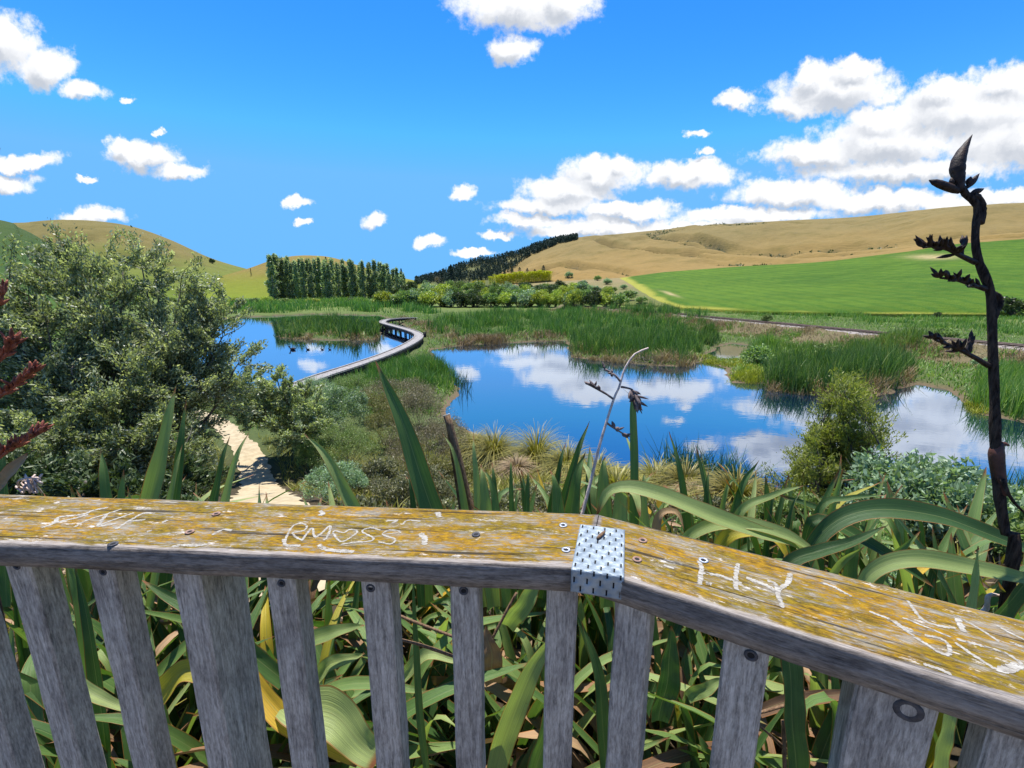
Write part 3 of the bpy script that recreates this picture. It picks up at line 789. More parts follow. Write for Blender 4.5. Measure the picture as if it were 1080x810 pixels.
# big slope on the right: crop field below, dry gold hill above
def right_slopes():
    xs = np.r_[np.linspace(396, 1120, 540), np.linspace(1125, 1500, 60)]
    yfl = np.interp(xs, [396, 560, 640, 690, 720, 800, 900, 1080, 1500], [317.5, 320, 321, 322.5, 325, 329, 331, 333, 345])
    yft = np.interp(xs, [396, 440, 520, 600, 655, 700, 780, 850, 880, 910, 960, 1000, 1080, 1200, 1500], [316.5, 309, 302,  296, 293, 287, 281, 277.5, 275, 271, 265, 258, 252, 248, 244])
    rs = spline(np.array([(520, 292), (545, 279), (560, 267), (585, 257), (610, 251), (650, 247), (690, 243), (765, 236.5), (840, 232), (900, 229), (970, 222), (1040, 217), (1080, 216), (1200, 212), (1500, 214)], float), 400)
    fl = np.array([W(a, b, 0.9) for a, b in zip(xs, yfl)])
    # lower strip
    nt_ = 120
    T = np.linspace(0, 1, nt_)
    Vs, PX = [], []
    D1 = np.hypot(fl[:, 0], fl[:, 1])
    ft_d = np.interp(xs, [396, 440, 655, 1080, 1500], [300, 310, 300, 290, 280])
    for t in T:
        y = yfl + (yft - yfl) * t
        ae = np.array([az_el(a, b) for a, b in zip(xs, y)])
        r = D1 + (ft_d - D1) * (t ** 1.6)
        Vs.append(np.stack([np.sin(ae[:, 0]) * r, np.cos(ae[:, 0]) * r, EYE[2] + ae[:, 1] * r], -1))
        PX.append(np.stack([xs, y], -1))
    V = np.array(Vs); PXa = np.array(PX)
    nz = fbm(V[..., 0] * 0.05, V[..., 1] * 0.05, 4)
    V[..., 2] += nz * 0.35 * np.sin(T * math.pi)[:, None]
    V[0, :, 2] -= 0.8
    m = len(xs)
    i = np.arange(nt_ - 1)[:, None] * m; j = np.arange(m - 1)[None, :]
    F = np.stack([i + j, i + j + 1, i + m + j + 1, i + m + j], axis=-1)
    pxc = PXa[:-1, :-1]
    edge_x = np.interp(pxc[..., 1], [285, 293, 300, 308, 318, 325, 332], [645, 652, 664, 676, 694, 716, 730])
    isf = pxc[..., 0] > edge_x
    Vf = V.reshape(-1, 3)
    def sub(mask):
        f = F[mask].reshape(-1, 4)
        u, inv = np.unique(f, return_inverse=True)
        return Vf[u], inv.reshape(-1, 4), u
    v, f, u = sub(isf)
    pp = PXa.reshape(-1, 2)[u]
    ed = np.interp(pp[:, 1], [285, 293, 300, 308, 318, 325, 332], [645, 652, 664, 676, 694, 716, 730])
    ylow = np.interp(pp[:, 0], xs, yfl)
    col = np.zeros((len(v), 3))
    wob = fbm(v[:, 0] * 0.1, v[:, 1] * 0.1) * 6
    wob2 = fbm(v[:, 0] * 0.06 + 5, v[:, 1] * 0.06)
    col[:, 0] = np.maximum(1 - sstep(7, 17, pp[:, 0] - ed + wob), (1 - sstep(0.6, 3.6, ylow - pp[:, 1] + wob * 0.3)) * np.clip(0.6 + wob2 * 1.4, 0, 1))
    bare = np.exp(-(((pp[:, 0] - 985) / 26) ** 2 + ((pp[:, 1] - 271) / 2.6) ** 2)) + np.exp(-(((pp[:, 0] - 707) / 9) ** 2 + ((pp[:, 1] - 310 - (pp[:, 0] - 707) * 0.3) / 1.3) ** 2))
    col[:, 1] = np.clip(bare, 0, 1)
    o = obj('field', v, f, M['field'], smooth=True, col=col); tag(o, 'bright green crop field on the slope beyond the railway', kind='structure')
    v2, f2, _ = sub(~isf)
    o = obj('hillside', v2, f2, M['slope'], smooth=True, col=np.zeros((len(v2), 3))); tag(o, 'scrubby grass rise left of the crop field', kind='structure')
    add_surface(v, f); add_surface(v2, f2)
    # upper hill
    yr = np.interp(xs, rs[:, 0], rs[:, 1], left=300)
    keep = xs > 522
    xk = xs[keep]; yrk = yr[keep]; base = V[-1][keep]
    ae = np.array([az_el(a, b) for a, b in zip(xk, yrk)])
    rb = np.hypot(base[:, 0], base[:, 1]); ab = np.arctan2(base[:, 0], base[:, 1])
    rr = np.interp(xk, [520, 700, 1500], [640, 620, 560])
    T2 = np.r_[np.linspace(0, 1, 80), [1.05, 1.15, 1.35, 1.7]]
    L = []
    for t in T2:
        tcl = min(t, 1)
        a = ab + (ae[:, 0] - ab) * tcl
        r = rb + (rr - rb) * t
        zr = EYE[2] + ae[:, 1] * rr
        s = 0.6 * tcl + 0.4 * (tcl ** 2 * (3 - 2 * tcl))
        z = base[:, 2] + (zr - base[:, 2]) * s if t <= 1 else zr - (zr - base[:, 2]) * 0.9 * (t - 1) ** 1.3
        L.append(np.stack([np.sin(a) * r, np.cos(a) * r, z], -1))
    V2 = np.array(L)
    env = (np.sin(np.clip(T2, 0, 1) * math.pi) ** 0.7 * (T2 <= 1))[:, None]
    X, Y = V2[..., 0], V2[..., 1]
    # gullies run diagonally down the hill
    q = (X * 0.8 + Y * 0.25) / 55.0; w = (X * 0.3 - Y * 0.9) / 210.0
    rg = 1 - np.abs(fbm(q + 4, w + 2, 4)) * 2.0
    V2[..., 2] += env * (fbm(X / 110, Y / 110, 5) * 11 - np.clip(rg - 0.70, 0, 1) * 30 + fbm(X / 14, Y / 14, 3) * 1.2)
    dark = np.clip((rg - 0.86 + fbm(X / 20, Y / 20, 3) * 0.12) * 9, 0, 1) * env
    V2[0, :, 2] -= 0.4
    n, m2 = X.shape
    i = np.arange(n - 1)[:, None] * m2; j = np.arange(m2 - 1)[None, :]
    F2 = np.stack([i + j, i + j + 1, i + m2 + j + 1, i + m2 + j], axis=-1).reshape(-1, 4)
    rs = np.random.RandomState(19)
    dv = dark.ravel(); cand = np.where((dv > 0.25) & (np.repeat(T2, m2) < 0.98))[0]
    Q = V2.reshape(-1, 3)[rs.choice(cand, 1500)] + rs.normal(size=(1500, 3)) * np.array([3.0, 3.0, 0.0])
    idx = np.repeat(np.arange(1500), 9); sz = rs.uniform(0.4, 1.3, 1500)[idx][:, None]
    v_, f_ = leaf_quads(Q[idx] + rs.normal(size=(len(idx), 3)) * sz * np.array([0.8, 0.8, 0.45]) + np.array([0, 0, 0.6]), 1.1, 0.7, rs)
    tag(obj('scrub', v_, f_, M['bush_dark'], loc=Q[0]), 'dark scrub growing in the gullies of the golden hill', kind='stuff')
    col = np.zeros((n * m2, 3)); col[:, 0] = dark.ravel()
    o = obj('hill', V2.reshape(-1, 3), F2, M['hill_gold'], smooth=True, col=col); tag(o, 'long dry golden hill above the crop field', kind='structure')
    add_surface(V2.reshape(-1, 3), F2)
right_slopes()

BVH = BVHTree.FromPolygons(np.concatenate(SURF_V).tolist(), np.concatenate(SURF_F).tolist())
def cast(px, py):
    """where the view through a photo pixel meets the land"""
    d = pdir(px, py)
    h = BVH.ray_cast(Vector(EYE), Vector(d).normalized())
    if h[0] is None: return W(px, max(py, 312), 0.3)
    return np.array(h[0])
def gz(x, y):
    h = BVH.ray_cast(Vector((x, y, 400)), Vector((0, 0, -1)))
    return h[0].z if h[0] is not None else 0.0
def depth(p):
    q = np.asarray(p) - EYE
    return q[1] * math.cos(PITCH) - q[2] * math.sin(PITCH)
def px_m(p): return depth(p) / FPX

# path: a sheet laid over the ground
def ribbon_on_ground(line, width, lift, n=60, k=9, jit=0.12, seed=1):
    L = spline(line, n)
    T = norm(np.gradient(L[:, :2], axis=0)); N = np.stack([-T[:, 1], T[:, 0]], -1)
    rs = np.random.RandomState(seed)
    V = np.zeros((n, k, 3))
    w = np.interp(np.linspace(0, 1, n), np.linspace(0, 1, len(width)), width)
    for a in range(k):
        s = a / (k - 1) - 0.5
        j = (rs.rand(n) - 0.5) * jit * 2 if a in (0, k - 1) else 0
        V[:, a, :2] = L[:, :2] + N * (w * s + j)[:, None]
    for i in range(n):
        for a in range(k): V[i, a, 2] = gz(V[i, a, 0], V[i, a, 1]) + lift
    i = np.arange(n - 1)[:, None] * k; j = np.arange(k - 1)[None, :]
    return V.reshape(-1, 3), np.stack([i + j, i + j + 1, i + k + j + 1, i + k + j], -1).reshape(-1, 4)
PATHLINE = pl = [cast(292, 640), cast(287, 580), cast(279, 528), cast(268, 492), cast(250, 464), cast(232, 447), cast(205, 434)]
v, f = ribbon_on_ground(pl, [0.9, 1.0, 1.1, 1.0, 0.9, 0.8, 0.8], 0.025, 120, 11, 0.07)
tag(obj('path', v, f, M['path'], smooth=True), 'pale sandy path winding down through the bushes', kind='structure')

# deck boards the viewer stands on
mb = MB()
for i in range(14):
    mb.add(*box((0.0, -1.75 + i * 0.145, 4.88), (4.2, 0.138, 0.035)))
tag(mb.obj('floor', M['baluster']), 'grey timber decking of the lookout', kind='structure')

# ------------------------------------------------------------------ plants: generators
def crown_bush(rx, ry, rz, zc, lobes, n, L, Wd, rs, spread=0.34, flat=0.0):
    """uneven bush crown from lobes near the surface of an ellipsoid; returns crown arrays and the lobe centres"""
    d = norm(rs.normal(size=(lobes, 3))); d[:, 2] = np.abs(d[:, 2]) * 0.95 - 0.25
    rr = rs.uniform(0.45, 1.0, lobes)[:, None]
    Lc = d * rr * np.array([rx, ry, rz]) * 0.85; Lc[:, 2] += zc
    idx = rs.randint(0, lobes, n)
    sz = rs.uniform(0.55, 1.25, lobes)[idx][:, None] * spread
    off = norm(rs.normal(size=(n, 3))) * (rs.rand(n, 1) ** 0.45)
    Cn = Lc[idx] + off * sz * np.array([rx, ry, rz])
    Cn[:, 2] = np.maximum(Cn[:, 2], 0.04)
    out = norm(off + np.array([0, 0, 0.5]))
    V, F = leaf_quads(Cn, L, Wd, rs, out, 0.45)
    return V, F, Lc

def stems(Lc, r0, rs, base=(0, 0, -0.15), k=5, twig=0):
    mb = MB()
    for c in Lc:
        b = np.array(base) + np.r_[rs.normal(size=2) * 0.08 * abs(c[2]), 0]
        m = b * 0.5 + c * 0.5 + rs.normal(size=3) * 0.08 * np.linalg.norm(c)
        pth = spline([b, m, c], 8)
        mb.add(*tube(pth, np.linspace(r0, r0 * 0.25, 8), k))
        for q in range(twig):
            e = c + norm(rs.normal(size=3)) * np.linalg.norm(c) * 0.28
            mb.add(*tube(spline([pth[5], c * 0.4 + e * 0.6, e], 5), np.linspace(r0 * 0.4, r0 * 0.1, 5), 4))
    return mb

def make_bush(name, label, cat, loc, dims, n, leaf, mat, seed, lobes=26, stem_r=0.03, group=None, zc=None, stem_mat='bark', spread=0.34, stemname='trunk', twig=0):
    rs = np.random.RandomState(seed)
    rx, ry, rz = dims
    t = thing(name, label, cat, loc, group)
    V, F, Lc = crown_bush(rx, ry, rz, zc if zc is not None else rz * 0.62, lobes, n, leaf[0], leaf[1], rs, spread)
    obj('crown', V + np.array(loc), F, M[mat], t)
    st = stems(Lc[: min(len(Lc), 16)], stem_r, rs, twig=twig)
    obj(stemname, st.v() + np.array(loc), st.f(), M[stem_mat], t, smooth=True)
    return t

def make_poplar(seed, loc=(0, 0, 0)):
    """columnar tree about 17 m tall"""
    rs = np.random.RandomState(seed)
    t = thing('poplar_tree', 'tall slim poplar in the dense stand behind the reeds', 'tree', loc, 'poplars standing in a dense row behind the ponds')
    H = 17.0
    nl = 70
    hz = rs.uniform(0.06, 1.0, nl)
    wr = 2.1 * np.sin(np.clip(hz * 1.08, 0, 1) * math.pi) ** 0.55 * (1 - 0.45 * hz) + 0.15
    an = rs.uniform(0, 2 * math.pi, nl); rr = rs.uniform(0.1, 0.85, nl) * wr
    Lc = np.stack([np.cos(an) * rr, np.sin(an) * rr, hz * H], -1)
    n = 3600
    idx = rs.randint(0, nl, n)
    off = norm(rs.normal(size=(n, 3))) * rs.rand(n, 1) ** 0.5
    Cn = Lc[idx] + off * np.array([0.6, 0.6, 1.0]) * rs.uniform(0.5, 1.5, (n, 1))
    up = np.tile(np.array([0, 0, 1.0]), (n, 1))
    V, F = leaf_quads(Cn, 0.5, 0.3, rs, up, 0.25)
    obj('crown', V + np.array(loc), F, M['poplar'], t)
    V, F = tube(spline([(0, 0, -0.5), (0.1, 0.05, 5), (0, 0, 11), (0, 0.05, 16.4)], 12), np.linspace(0.24, 0.03, 12), 7)
    obj('trunk', V + np.array(loc), F, M['bark_pale'], t, smooth=True)
    return t

def make_conifer(seed, loc=(0, 0, 0), H=14.0, wid=2.6, n=1100, label='', group=None, mat='conifer'):
    rs = np.random.RandomState(seed)
    t = thing('conifer_tree', label, 'tree', loc, group)
    h = rs.rand(n) ** 0.75
    tier = 1 + 0.22 * np.sin(h * 40 + rs.rand() * 6)
    r = (1 - h) ** 0.8 * wid * tier * rs.rand(n) ** 0.45 + 0.06
    a = rs.uniform(0, 2 * math.pi, n)
    ecc = 1 + 0.25 * np.sin(a * 2 + h * 9)
    Cn = np.stack([np.cos(a) * r * ecc, np.sin(a) * r, (0.07 + 0.93 * h) * H - r * 0.25], -1)
    V, F = leaf_quads(Cn, H * 0.06, H * 0.028, rs)
    obj('crown', V + np.array(loc), F, M[mat], t)
    V, F = tube([(0, 0, -0.4), (0, 0, H * 0.5), (0, 0, H * 0.96)], [H * 0.02, H * 0.013, 0.02], 6)
    obj('trunk', V + np.array(loc), F, M['bark'], t)
    return t

def blades(pos, hgt, wid, rs, lean=0.25, droop=0.25, nseg=3):
    """upright grass or reed blades standing at pos"""
    n = len(pos)
    an = rs.uniform(0, 2 * math.pi, n)
    d = np.stack([np.cos(an), np.sin(an), np.zeros(n)], -1)
    fa = rs.uniform(0, math.pi, n)
    w = np.stack([np.cos(fa), np.sin(fa), np.zeros(n)], -1)
    hgt = np.broadcast_to(hgt, (n,)) * rs.uniform(0.6, 1.15, n)
    ln = np.abs(rs.normal(size=n)) * lean; dr = np.abs(rs.normal(size=n)) * droop
    V = np.zeros((n, nseg + 1, 2, 3))
    for k in range(nseg + 1):
        t = k / nseg
        c = pos + d * ((ln * t + dr * t * t) * hgt)[:, None] + np.array([0, 0, 1.0]) * (hgt * (t - 0.35 * dr * t * t * t))[:, None]
        ww = wid * (1 - t ** 2.2) * 0.5 + 0.0015
        V[:, k, 0] = c - w * ww; V[:, k, 1] = c + w * ww
    m = (nseg + 1) * 2
    base = np.arange(n)[:, None] * m
    F = np.concatenate([base + np.array([[2 * k, 2 * k + 1, 2 * k + 3, 2 * k + 2]]) for k in range(nseg)], axis=1).reshape(-1, 4)
    return V.reshape(-1, 3), F

def in_poly(poly, n, rs):
    poly = np.asarray(poly)
    lo, hi = poly.min(0), poly.max(0)
    out = []
    while sum(len(o) for o in out) < n:
        p = lo + rs.rand(n * 2, 2) * (hi - lo)
        out.append(p[sdist(poly, p[:, 0], p[:, 1]) < 0])
    return np.concatenate(out)[:n]

def ground_z(XY):
    return height(XY[:, 0], XY[:, 1])[0]

def reed_bed(label, polypx, n, hgt, wid, mat='reed', seed=1, clump=0.5, z0=0.05, lean=0.16, droop=0.2, world_poly=False, name='reeds', top=None):
    rs = np.random.RandomState(seed)
    poly = np.asarray(polypx) if world_poly else plane(polypx, 0.05)
    nc = max(12, int(n / 34))
    c = in_poly(poly, nc, rs)
    wgt = np.clip(0.35 + fbm(c[:, 0] * 0.3 + seed, c[:, 1] * 0.3, 3) * 1.6 + rs.rand(nc) * 0.6, 0.05, 2); idx = rs.choice(nc, n, p=wgt / wgt.sum())
    xy = c[idx] + rs.normal(size=(n, 2)) * clump
    hh = hgt * (0.72 + 0.7 * fbm(c[idx][:, 0] * 0.35, c[idx][:, 1] * 0.35, 3) + 0.4 * (rs.rand(nc)[idx] - 0.3)) * np.where(rs.rand(n) < 0.25, 0.55, 1.0)
    z = np.maximum(ground_z(xy), -0.3)
    pos = np.c_[xy, z]
    V, F = blades(pos, hh, wid, rs, lean, droop)
    loc = np.r_[poly.mean(0), 0.0]
    o = obj(name, V, F, M[mat], loc=loc)
    return tag(o, label, kind='stuff')

# ------------------------------------------------------------------ wetland: reed beds
reed_bed('tall green reed island in the left pond', [(294, 350), (298, 356), (340, 358), (395, 358), (401, 352), (396, 346), (350, 341), (300, 343)], 4200, 2.1, 0.075, seed=2, clump=0.4)
reed_bed('far band of dark green reeds behind the left pond', [(225, 332), (262, 333), (330, 330), (400, 331), (445, 334), (470, 330), (440, 323), (330, 322), (240, 323)], 9000, 2.3, 0.13, seed=3, clump=0.9)
reed_bed('pale reeds at the foot of the poplars', [(225, 322.5), (330, 321), (440, 322), (500, 322), (500, 319.5), (330, 318), (225, 319.5)], 4500, 2.2, 0.2, 'reed_light', 4, 1.6)
reed_bed('broad reed bed behind the right pond', [(462, 356), (500, 359), (560, 359), (597, 357), (640, 352), (700, 348), (745, 352), (745, 342), (690, 335), (600, 331), (520, 332), (470, 338), (452, 347)], 17000, 2.2, 0.07, seed=5, clump=0.5)
reed_bed('reed promontory jutting into the right pond', [(602, 374), (640, 379), (690, 383), (722, 384), (735, 374), (728, 362), (690, 355), (640, 354), (605, 360)], 9500, 2.2, 0.045, seed=6, clump=0.35)
reed_bed('small dark reed clump by the muddy channel', [(738, 364), (752, 367), (757, 362), (752, 356), (740, 357)], 1500, 2.1, 0.05, 'reed', 7, 0.25)
reed_bed('reed bed along the far bank at right', [(808, 410), (838, 414), (872, 416), (920, 414), (955, 398), (960, 388), (930, 380), (880, 384), (830, 392), (806, 400)], 9000, 2.0, 0.04, 'reed', 8, 0.3)
reed_bed('bright green reeds by the railway bank', [(790, 376), (830, 388), (880, 382), (930, 378), (985, 376), (985, 368), (930, 368), (870, 372), (820, 366)], 3800, 1.3, 0.05, 'reed_light', 9, 0.35)
reed_bed('green tuft of reeds between channel and railway', [(782, 372), (795, 380), (812, 382), (820, 374), (805, 366)], 1400, 1.6, 0.05, 'reed_light', 10, 0.3)
reed_bed('reeds on the far bank at the right edge', [(1030, 428), (1060, 440), (1110, 448), (1160, 440), (1120, 405), (1060, 398), (1035, 410)], 5000, 1.7, 0.035, 'reed_light', 11, 0.3)
reed_bed('dense reeds on the point beside the boardwalk', [(372, 416), (420, 414), (468, 414), (486, 414), (480, 402), (466, 391), (450, 387), (428, 394), (395, 405)], 9000, 1.35, 0.035, 'reed', 12, 0.3)
reed_bed('thin reeds standing in the water off the point', [(478, 404), (490, 416), (494, 408), (488, 398)], 130, 1.5, 0.03, 'reed_blue', 13, 0.3)
reed_bed('sparse reeds along the boardwalk edge', [(345, 412), (385, 398), (430, 377), (440, 382), (400, 400), (355, 420)], 1500, 0.8, 0.03, 'reed', 14, 0.25)
reed_bed('green grass strip beyond the railway line', [(690, 327.5), (760, 332), (860, 339), (980, 349), (1090, 357), (1250, 368), (1250, 343), (1090, 335), (900, 332), (760, 327.5)], 15000, 1.0, 0.10, 'reed_light', 15, 0.8, name='grass')
reed_bed('dry brown reed litter beside the boardwalk bend', [(450, 356), (470, 366), (490, 364), (480, 352), (462, 346), (440, 340), (425, 337), (420, 339), (440, 346)], 2600, 0.9, 0.05, 'dry', 16, 0.4, lean=0.6)
def bank_strip(o0, o1, q0, q1):
    L = railline[:, :2]; T = norm(np.gradient(L, axis=0)); N = np.stack([-T[:, 1], T[:, 0]], -1)
    if (N[60] @ L[60]) > 0: N = -N
    a, b = int(q0 * 159), int(q1 * 159)
    return np.vstack([L[a:b] + N[a:b] * o0, (L[a:b] + N[a:b] * o1)[::-1]])
reed_bed('dry grass on the railway bank', bank_strip(2.0, 7.0, 0.02, 0.98), 42000, 0.42, 0.04, 'dry', 17, 0.45, lean=0.7, name='grass', world_poly=True)
reed_bed('weeds growing in the railway bank', bank_strip(2.6, 7.5, 0.02, 0.98), 16000, 0.55, 0.06, 'reed_light', 18, 0.3, lean=0.4, name='grass', world_poly=True)
reed_bed('rough green grass behind the railway line', bank_strip(-3.0, -9.0, 0.02, 0.98), 16000, 0.7, 0.07, 'reed_light', 48, 0.6, lean=0.4, name='grass', world_poly=True)
reed_bed('straw coloured dead reed bases of the promontory', [(600, 376), (640, 382), (690, 386), (724, 387), (736, 378), (700, 378), (640, 372), (604, 366)], 3500, 0.8, 0.045, 'dry', 49, 0.3, lean=0.5)
reed_bed('straw coloured dead reed bases behind the right pond', [(470, 366), (500, 363.5), (560, 361.5), (598, 359), (600, 355), (540, 356), (480, 360)], 3500, 0.8, 0.06, 'dry', 50, 0.4, lean=0.5)
reed_bed('straw coloured dead reed bases of the far right bed', [(806, 412), (838, 416), (872, 419), (922, 417), (960, 403), (955, 396), (900, 406), (830, 404)], 3500, 0.75, 0.04, 'dry', 51, 0.25, lean=0.5)
reed_bed('brown dead reed bases round the reed island', [(292, 354), (298, 358.5), (340, 360.5), (398, 360.5), (404, 355), (340, 355)], 1500, 0.7, 0.07, 'dry', 52, 0.3, lean=0.5)
def marsh_grass():
    rs = np.random.RandomState(44)
    n = 140000
    a = rs.uniform(-1.0, 1.0, n); r = 12 + 100 * rs.rand(n) ** 1.3
    x = np.sin(a) * r; y = np.cos(a) * r
    h, wd, dl = height(x, y)
    k = (wd > 0.1 + 0.5 * rs.rand(n)) & (dl > 5.5) & (np.abs(x + 12 + (y - 23) * -0.2) > -1)
    bl = spline([W(p, q, 0.92) for p, q in [(300, 412), (338, 397), (372, 386), (405, 374.5), (430, 363.5), (441, 356), (440, 351.5), (428, 347), (413, 343), (403.5, 340)]], 60)
    k &= ldist(bl, x, y) > 1.1
    k &= (ldist(np.array(pl), x, y) > 0.8) & ((r > 22) | (np.abs(a) > 0.75))
    xy = np.c_[x[k], y[k]]
    V, F = blades(np.c_[xy, h[k] - 0.02], 0.35 + 0.3 * fbm(xy[:, 0] * 0.3, xy[:, 1] * 0.3, 3), 0.03 + 0.0006 * np.hypot(xy[:, 0], xy[:, 1]).mean(), rs, 0.5, 0.4)
    tag(obj('grass', V, F, M['reed_light'], loc=(0, 30, 0)), 'rough green and straw marsh grass on the flats round the ponds', kind='stuff')
marsh_grass()
reed_bed('mossy yellow green islet beside the channel', [(733, 379), (748, 384), (766, 387), (790, 389), (785, 381), (755, 376)], 2600, 0.3, 0.035, 'moss', 19, 0.25, lean=0.6, name='moss')
reed_bed('mossy hummock in front of the far reed bed', [(772, 401), (790, 404), (803, 402), (806, 392), (795, 385), (778, 388)], 3000, 0.45, 0.035, 'moss', 20, 0.22, lean=0.5, name='moss')
reed_bed('yellow moss clump in the water at right', [(1016, 432), (1036, 437), (1042, 428), (1022, 424)], 900, 0.35, 0.03, 'moss', 21, 0.2, lean=0.6, name='moss')
reed_bed('blue green sedge standing at the near shore', [(700, 503), (740, 511), (790, 515), (805, 520), (800, 530), (750, 525), (705, 515)], 900, 1.25, 0.028, 'reed_blue', 22, 0.28, lean=0.3, droop=0.35)
reed_bed('sedge at the near shore behind the pale shrub', [(985, 527), (1080, 535), (1080, 555), (1000, 545)], 400, 1.1, 0.028, 'reed_blue', 23, 0.28, lean=0.3, droop=0.35)

# low cover on the knoll
def ground_cover():
    rs = np.random.RandomState(40)
    n = 60000
    x = rs.uniform(-16, 17, n); y = rs.uniform(1.0, 18, n)
    wd = sdist(RP, x, y)
    pd = ldist(np.array(pl), x, y)
    k = (wd > -0.05) & (pd > 0.75) & (fbm(x * 0.6, y * 0.6, 3) > -0.25)
    xy = np.c_[x[k], y[k]]
    V, F = blades(np.c_[xy, ground_z(xy)], 0.22, 0.014, rs, 0.6, 0.4)
    tag(obj('grass', V, F, M['tussock'], loc=(0, 6, 2)), 'dry thin grass covering the knoll below the railing', kind='stuff')
    m = 9000
    x = rs.uniform(-4.5, 5.5, m); y = rs.uniform(0.95, 6.0, m)
    pd = ldist(np.array(pl), x, y)
    k = pd > 0.7
    Cn = np.c_[x[k], y[k], ground_z(np.c_[x[k], y[k]]) + rs.rand(k.sum()) ** 2 * 0.12]
    V, F = leaf_quads(Cn, 0.13, 0.018, rs)
    tag(obj('leaves', V, F, M['dry'], loc=(0, 3, 3)), 'dead leaf litter under the flax', kind='stuff')
ground_cover()

# ------------------------------------------------------------------ boardwalk and railway
def boardwalk():
    line = spline([W(a, b, 0.92) for a, b in [(300, 412), (338, 397), (372, 386), (405, 374.5), (430, 363.5), (441, 356), (440, 351.5), (428, 347), (413, 343), (403.5, 340), (408, 337.2), (422, 335.8), (440, 335)]], 150)
    line[:, 2] = 0.92
    t = thing('boardwalk', 'pale grey timber boardwalk curving across the pond on piles coloured shadow-dark', 'boardwalk', line[60])
    T = norm(np.gradient(line[:, :2], axis=0)); N = np.stack([-T[:, 1], T[:, 0]], -1)
    L = np.r_[0, np.cumsum(np.linalg.norm(np.diff(line[:, :2], axis=0), axis=1))]
    deck, side, pile = MB(), {-1: MB(), 1: MB()}, MB()
    s = np.arange(0, L[-1], 0.30)
    hw = 0.54
    def at(q): 
        c = np.array([np.interp(q, L, line[:, 0]), np.interp(q, L, line[:, 1])])
        n_ = np.array([np.interp(q, L, N[:, 0]), np.interp(q, L, N[:, 1])]); n_ /= np.linalg.norm(n_)
        return c, n_
    rs = np.random.RandomState(4)
    for a in s:
        c0, n0 = at(a); c1, n1 = at(min(a + 0.285, L[-1]))
        z = 0.92 + rs.uniform(-0.004, 0.004)
        q = [c0 - n0 * hw, c0 + n0 * hw, c1 + n1 * hw, c1 - n1 * hw]
        V = np.array([[p[0], p[1], zz] for zz in (z, z - 0.045) for p in q])
        deck.add(V, [[0, 3, 2, 1], [4, 5, 6, 7], [0, 1, 5, 4], [1, 2, 6, 5], [2, 3, 7, 6], [3, 0, 4, 7]])
    for sd in (-1, 1):
        ql = np.arange(0, L[-1], 0.5)
        R_ = [at(a) for a in ql]
        for (z0, z1, w0, w1) in ((0.55, 0.87, hw - 0.10, hw - 0.04),):
            V = []
            for c, n_ in R_:
                for w_, z in ((w0, z0), (w1, z0), (w1, z1), (w0, z1)):
                    p = c + n_ * sd * w_; V.append([p[0], p[1], z])
            F = []
            for i in range(len(R_) - 1):
                for k in range(4): F.append([i * 4 + k, i * 4 + (k + 1) % 4, i * 4 + 4 + (k + 1) % 4, i * 4 + 4 + k])
            side[sd].add(np.array(V), F)
        kb = MB(); V = []
        for c, n_ in R_:
            for w_, z in ((hw - 0.09, 0.93), (hw - 0.01, 0.93), (hw - 0.01, 1.0), (hw - 0.09, 1.0)):
                p = c + n_ * sd * w_; V.append([p[0], p[1], z])
        F = []
        for i in range(len(R_) - 1):
            for k in range(4): F.append([i * 4 + k, i * 4 + (k + 1) % 4, i * 4 + 4 + (k + 1) % 4, i * 4 + 4 + k])
        kb.add(np.array(V), F); kb.obj('kerb_rail', M['board'], t)
        side[sd].obj('fascia', M['board_dark'], t)
    deck.obj('deck', M['board'], t)
    for a in np.arange(0.6, L[-1], 2.4):
        c, n_ = at(a)
        for sd in (-1, 1):
            p = c + n_ * sd * (hw - 0.12)
            V, F = tube([(p[0], p[1], -1.0), (p[0], p[1], 0.56)], 0.09, 8)
            obj('pile', V, F, M['board_dark'], t, smooth=True)
    c, n_ = at(np.interp(72, np.arange(150), L))
    p = W(448, 354, 0.92)
    b = MB(); b.add(*box((p[0], p[1], 1.0), (0.32, 0.32, 0.55))); b.add(*box((p[0], p[1], 1.30), (0.38, 0.38, 0.05)))
    b.obj('end_post', M['board_dark'], t)
boardwalk()

